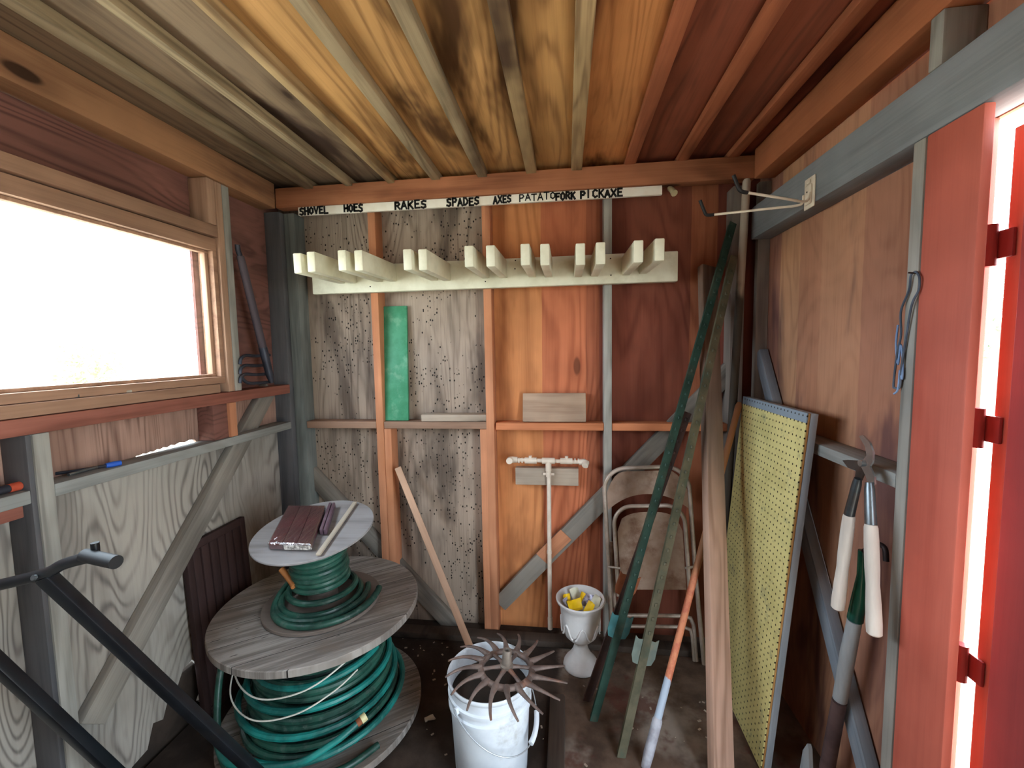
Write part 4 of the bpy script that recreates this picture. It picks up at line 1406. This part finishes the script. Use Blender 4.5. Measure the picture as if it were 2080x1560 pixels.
# ------------------------------------------------------------------ black cultivator handle in the near left
M['blackmetal'] = paint('black painted steel', '15181d', '0e1014', .36, .1, .5, dirt='2a2624', da=.3)
J1, F1 = at(1, .80, 88, 1166), at(2, .10, 590, 1634)
J2, F2 = at(1, .76, -140, 1222), at(2, .10, 335, 1662)
E1 = at(1, .80, 186, 1131)
hd = thing('cultivator_handle', 'black steel handle frame with crossbar and grip in the near left', 'cultivator', Matrix.Translation((F1 + F2) / 2 - V((0, 0, .10))))
OH = (F1 + F2) / 2 - V((0, 0, .10))
for J, F, nm in ((J1, F1, 'arm'), (J2, F2, 'arm')):
    d_ = (F - J).normalized()
    nrm = V((0, -1, .6))
    MB().beam(J + d_ * .004 - OH, F - OH, .030, .030, nrm, .005).build(nm, 'blackmetal', hd)
mid = J1 + (E1 - J1) * .45
pts = smooth([J2 + (J2 - J1).normalized() * .06, J2, (J1 + J2) / 2, J1, mid + V((0, 0, .006)), E1, E1 + (E1 - mid).normalized() * .012 + V((0, 0, -.003))], 8)
MB().tube([q - OH for q in pts], .0125, 14).build('crossbar', 'blackmetal', hd)
ga, gb = at(1, .80, 172, 1128), at(1, .785, 236, 1142)
b = MB().tube([ga - OH, gb - OH], .0145, 16, rr=[.0145, .0145])
b.build('grip', 'rubber', hd)
q = at(1, .803, 190, 1118) - OH
MB().tube([q + V((0, .004, -.008)), q + V((0, .004, .016))], .008, 10).build('lug', 'blackmetal', hd)
b = MB().tube([J1 + V((0, -.0145, .0)) - OH, J1 + V((0, -.020, .002)) - OH], .006, 10)
b.build('bolt', 'ferrule', hd)
b = MB().tube([V((F2.x - .05, F2.y, .021)) - OH, V((F1.x + .04, F1.y, .021)) - OH], .018, 14)
b.tube([F1 - OH, V((F1.x, F1.y, .03)) - OH], .014, 10).tube([F2 - OH, V((F2.x, F2.y, .03)) - OH], .014, 10)
b.build('axle', 'blackmetal', hd)

# ------------------------------------------------------------------ floor litter
M['paper'] = paint('torn paper', 'b8ada0', 'a2968a', .8)
q = at(2, .003, 872, 1462)
b = MB().box((-.02, -.012, 0), (.02, .012, .006), .002)
b.rough(.006, 40, 2)
tag(b.build('paper_scrap', 'paper', None, loc(q.x, q.y, .008, .6)), 'torn pale paper scrap on the dark floor left of the bucket', 'paper')
b = MB()
sd_ = random.Random(4)
for i in range(260):
    x, y = sd_.uniform(-1.45, .8), sd_.uniform(1.2, 2.12)
    if any((x - cx) ** 2 + (y - cy) ** 2 < cr * cr for cx, cy, cr in ((SC.x, SC.y, .44), (BC.x, BC.y, .16), (UC.x, UC.y, .11), (.1, 1.69, .1), (.2, 1.55, .1), (.277, 1.52, .08), (.536, 1.49, .09), (.07, 1.79, .08), (-.393, 1.86, .06), (-.05, y, .05), (.72, y, .13), (.43, 2.08, .25), (-1.55, 1.69, .22), (-.63, 1.69, .05))):
        continue
    s_ = sd_.uniform(.0012, .004)
    m_ = Matrix.Translation((x, y, .001)) @ Matrix.Rotation(sd_.uniform(0, 3), 4, 'Z')
    b.box((-s_ * 1.8, -s_, 0), (s_ * 1.8, s_, s_ * .6), 0, mat=m_)
tag(b.build('floor_litter', 'oldboard'), 'chips and crumbs of wood scattered over the floor', 'litter', kind='stuff')

# ------------------------------------------------------------------ outside
M['leaf'] = paint('pale dry leaves', '8f9a72', '6f7d58', .8, scale=1)
b = MB()
sd_ = random.Random(8)
bc = at(0, -14, 178, 690)
gz = -.25
for i in range(900):
    d = V((sd_.gauss(0, 1), sd_.gauss(0, 1), sd_.gauss(0, 1))).normalized() * sd_.random() ** .4
    c = V((bc.x + d.x * .9, bc.y + d.y * .9, gz + 1.25 + d.z * 1.1))
    a = V((sd_.uniform(-1, 1), sd_.uniform(-1, 1), sd_.uniform(-1, 1))).normalized()
    e = a.orthogonal().normalized()
    s_ = sd_.uniform(.05, .11)
    f = [b.bm.verts.new(c + a * s_), b.bm.verts.new(c + e * s_ * .5), b.bm.verts.new(c - a * s_), b.bm.verts.new(c - e * s_ * .5)]
    b.bm.faces.new(f)
bush = thing('bush', 'pale sun bleached bush standing far off through the window', 'bush', loc(bc.x, bc.y, gz))
b.build('foliage', 'leaf', bush, Matrix.Translation((-bc.x, -bc.y, -gz)))
MB().tube([(0, 0, 0), (.02, .02, .5), (0, 0, 1.2)], .05, 8).build('stem', 'brace', bush)
pc = at(0, -10, 25, 745)
b = MB().tube([(pc.x, pc.y, gz), (pc.x, pc.y, at(0, -10, 25, 745).z)], .05, 8)
tag(b.build('fence_post', 'brace'), 'weathered fence post in the field through the window', 'fence post')
for i in range(2):
    b = MB()
    tc_ = at(0, 9, 2026, 590)
    for k in range(700):
        d = V((sd_.gauss(0, 1), sd_.gauss(0, 1), sd_.gauss(0, 1))).normalized() * sd_.random() ** .4
        c = V((9 + d.x * 1.2 + i * 3, tc_.y + d.y * 1.6 + i * 2.0, 2.2 + d.z * 1.6))
        a = V((sd_.uniform(-1, 1), sd_.uniform(-1, 1), sd_.uniform(-1, 1))).normalized()
        e = a.orthogonal().normalized()
        s_ = sd_.uniform(.08, .16)
        f = [b.bm.verts.new(c + a * s_), b.bm.verts.new(c + e * s_ * .5), b.bm.verts.new(c - a * s_), b.bm.verts.new(c - e * s_ * .5)]
        b.bm.faces.new(f)
    tr_ = thing('tree', ('leafy green tree seen through the gap beside the red door', 'farther tree partly behind the leafy one past the red door')[i], 'tree', loc(9 + i * 3, tc_.y + i * 2, gz))
    b.build('foliage', 'leaf', tr_, Matrix.Translation((-9 - i * 3, -tc_.y - i * 2, -gz)))
    MB().tube([(0, 0, 0), (.05, 0, 1.2), (0, 0, 2.2)], .09, 8).build('trunk', 'brace', tr_)

# ------------------------------------------------------------------ light and camera
sc = bpy.context.scene
w = bpy.data.worlds.new('bright hazy sky')
sc.world = w
w.use_nodes = True
bg = w.node_tree.nodes['Background']
bg.inputs[0].default_value = (.73, .88, 1, 1)
bg.inputs[1].default_value = 7.0


def area(name, size, size_y, m, power=0, portal=True, col=(1, 1, 1)):
    l = bpy.data.lights.new(name, 'AREA')
    l.shape = 'RECTANGLE'
    l.size, l.size_y = size, size_y
    l.energy = power
    l.color = col
    l.cycles.is_portal = portal
    o = bpy.data.objects.new(name, l)
    C.objects.link(o)
    o.matrix_world = m
    return o


ym = (YW0 + YW1) / 2
area('window_portal', YW1 - YW0, ZW1 - ZW0, Matrix.Translation((-1.62, ym, (ZW0 + ZW1) / 2)) @ Matrix.Rotation(-PI / 2, 4, 'Y') @ Matrix.Rotation(PI / 2, 4, 'Z'))
area('door_portal', .8, ZD, Matrix.Translation((.99, .10, ZD / 2)) @ Matrix.Rotation(PI / 2, 4, 'Y') @ Matrix.Rotation(PI / 2, 4, 'Z'))
sun = bpy.data.lights.new('sun', 'SUN')
sun.energy = 14
sun.angle = math.radians(.6)
sun.color = (1, .96, .9)
so = bpy.data.objects.new('sun', sun)
C.objects.link(so)
so.matrix_world = frame((0, 0, 5), V((0, 0, 5)) - V((-.40, -.55, -.74)))

cam = bpy.data.cameras.new('camera')
cam.sensor_fit = 'HORIZONTAL'
cam.sensor_width = 36
cam.lens = FPX * 36 / 2080
cam.clip_start = .02
co = bpy.data.objects.new('camera', cam)
C.objects.link(co)
mm = Matrix((R0, -R1, -R2)).transposed().to_4x4()
mm.translation = EYE
co.matrix_world = mm
sc.camera = co
sc.view_settings.view_transform = 'Standard'
sc.view_settings.look = 'None'
sc.view_settings.gamma = 1
sc.view_settings.use_curve_mapping = False
sc.view_settings.exposure = 1.36
sc.cycles.use_denoising = True
sc.cycles.max_bounces = 10
sc.cycles.diffuse_bounces = 6
sc.cycles.sample_clamp_indirect = 6
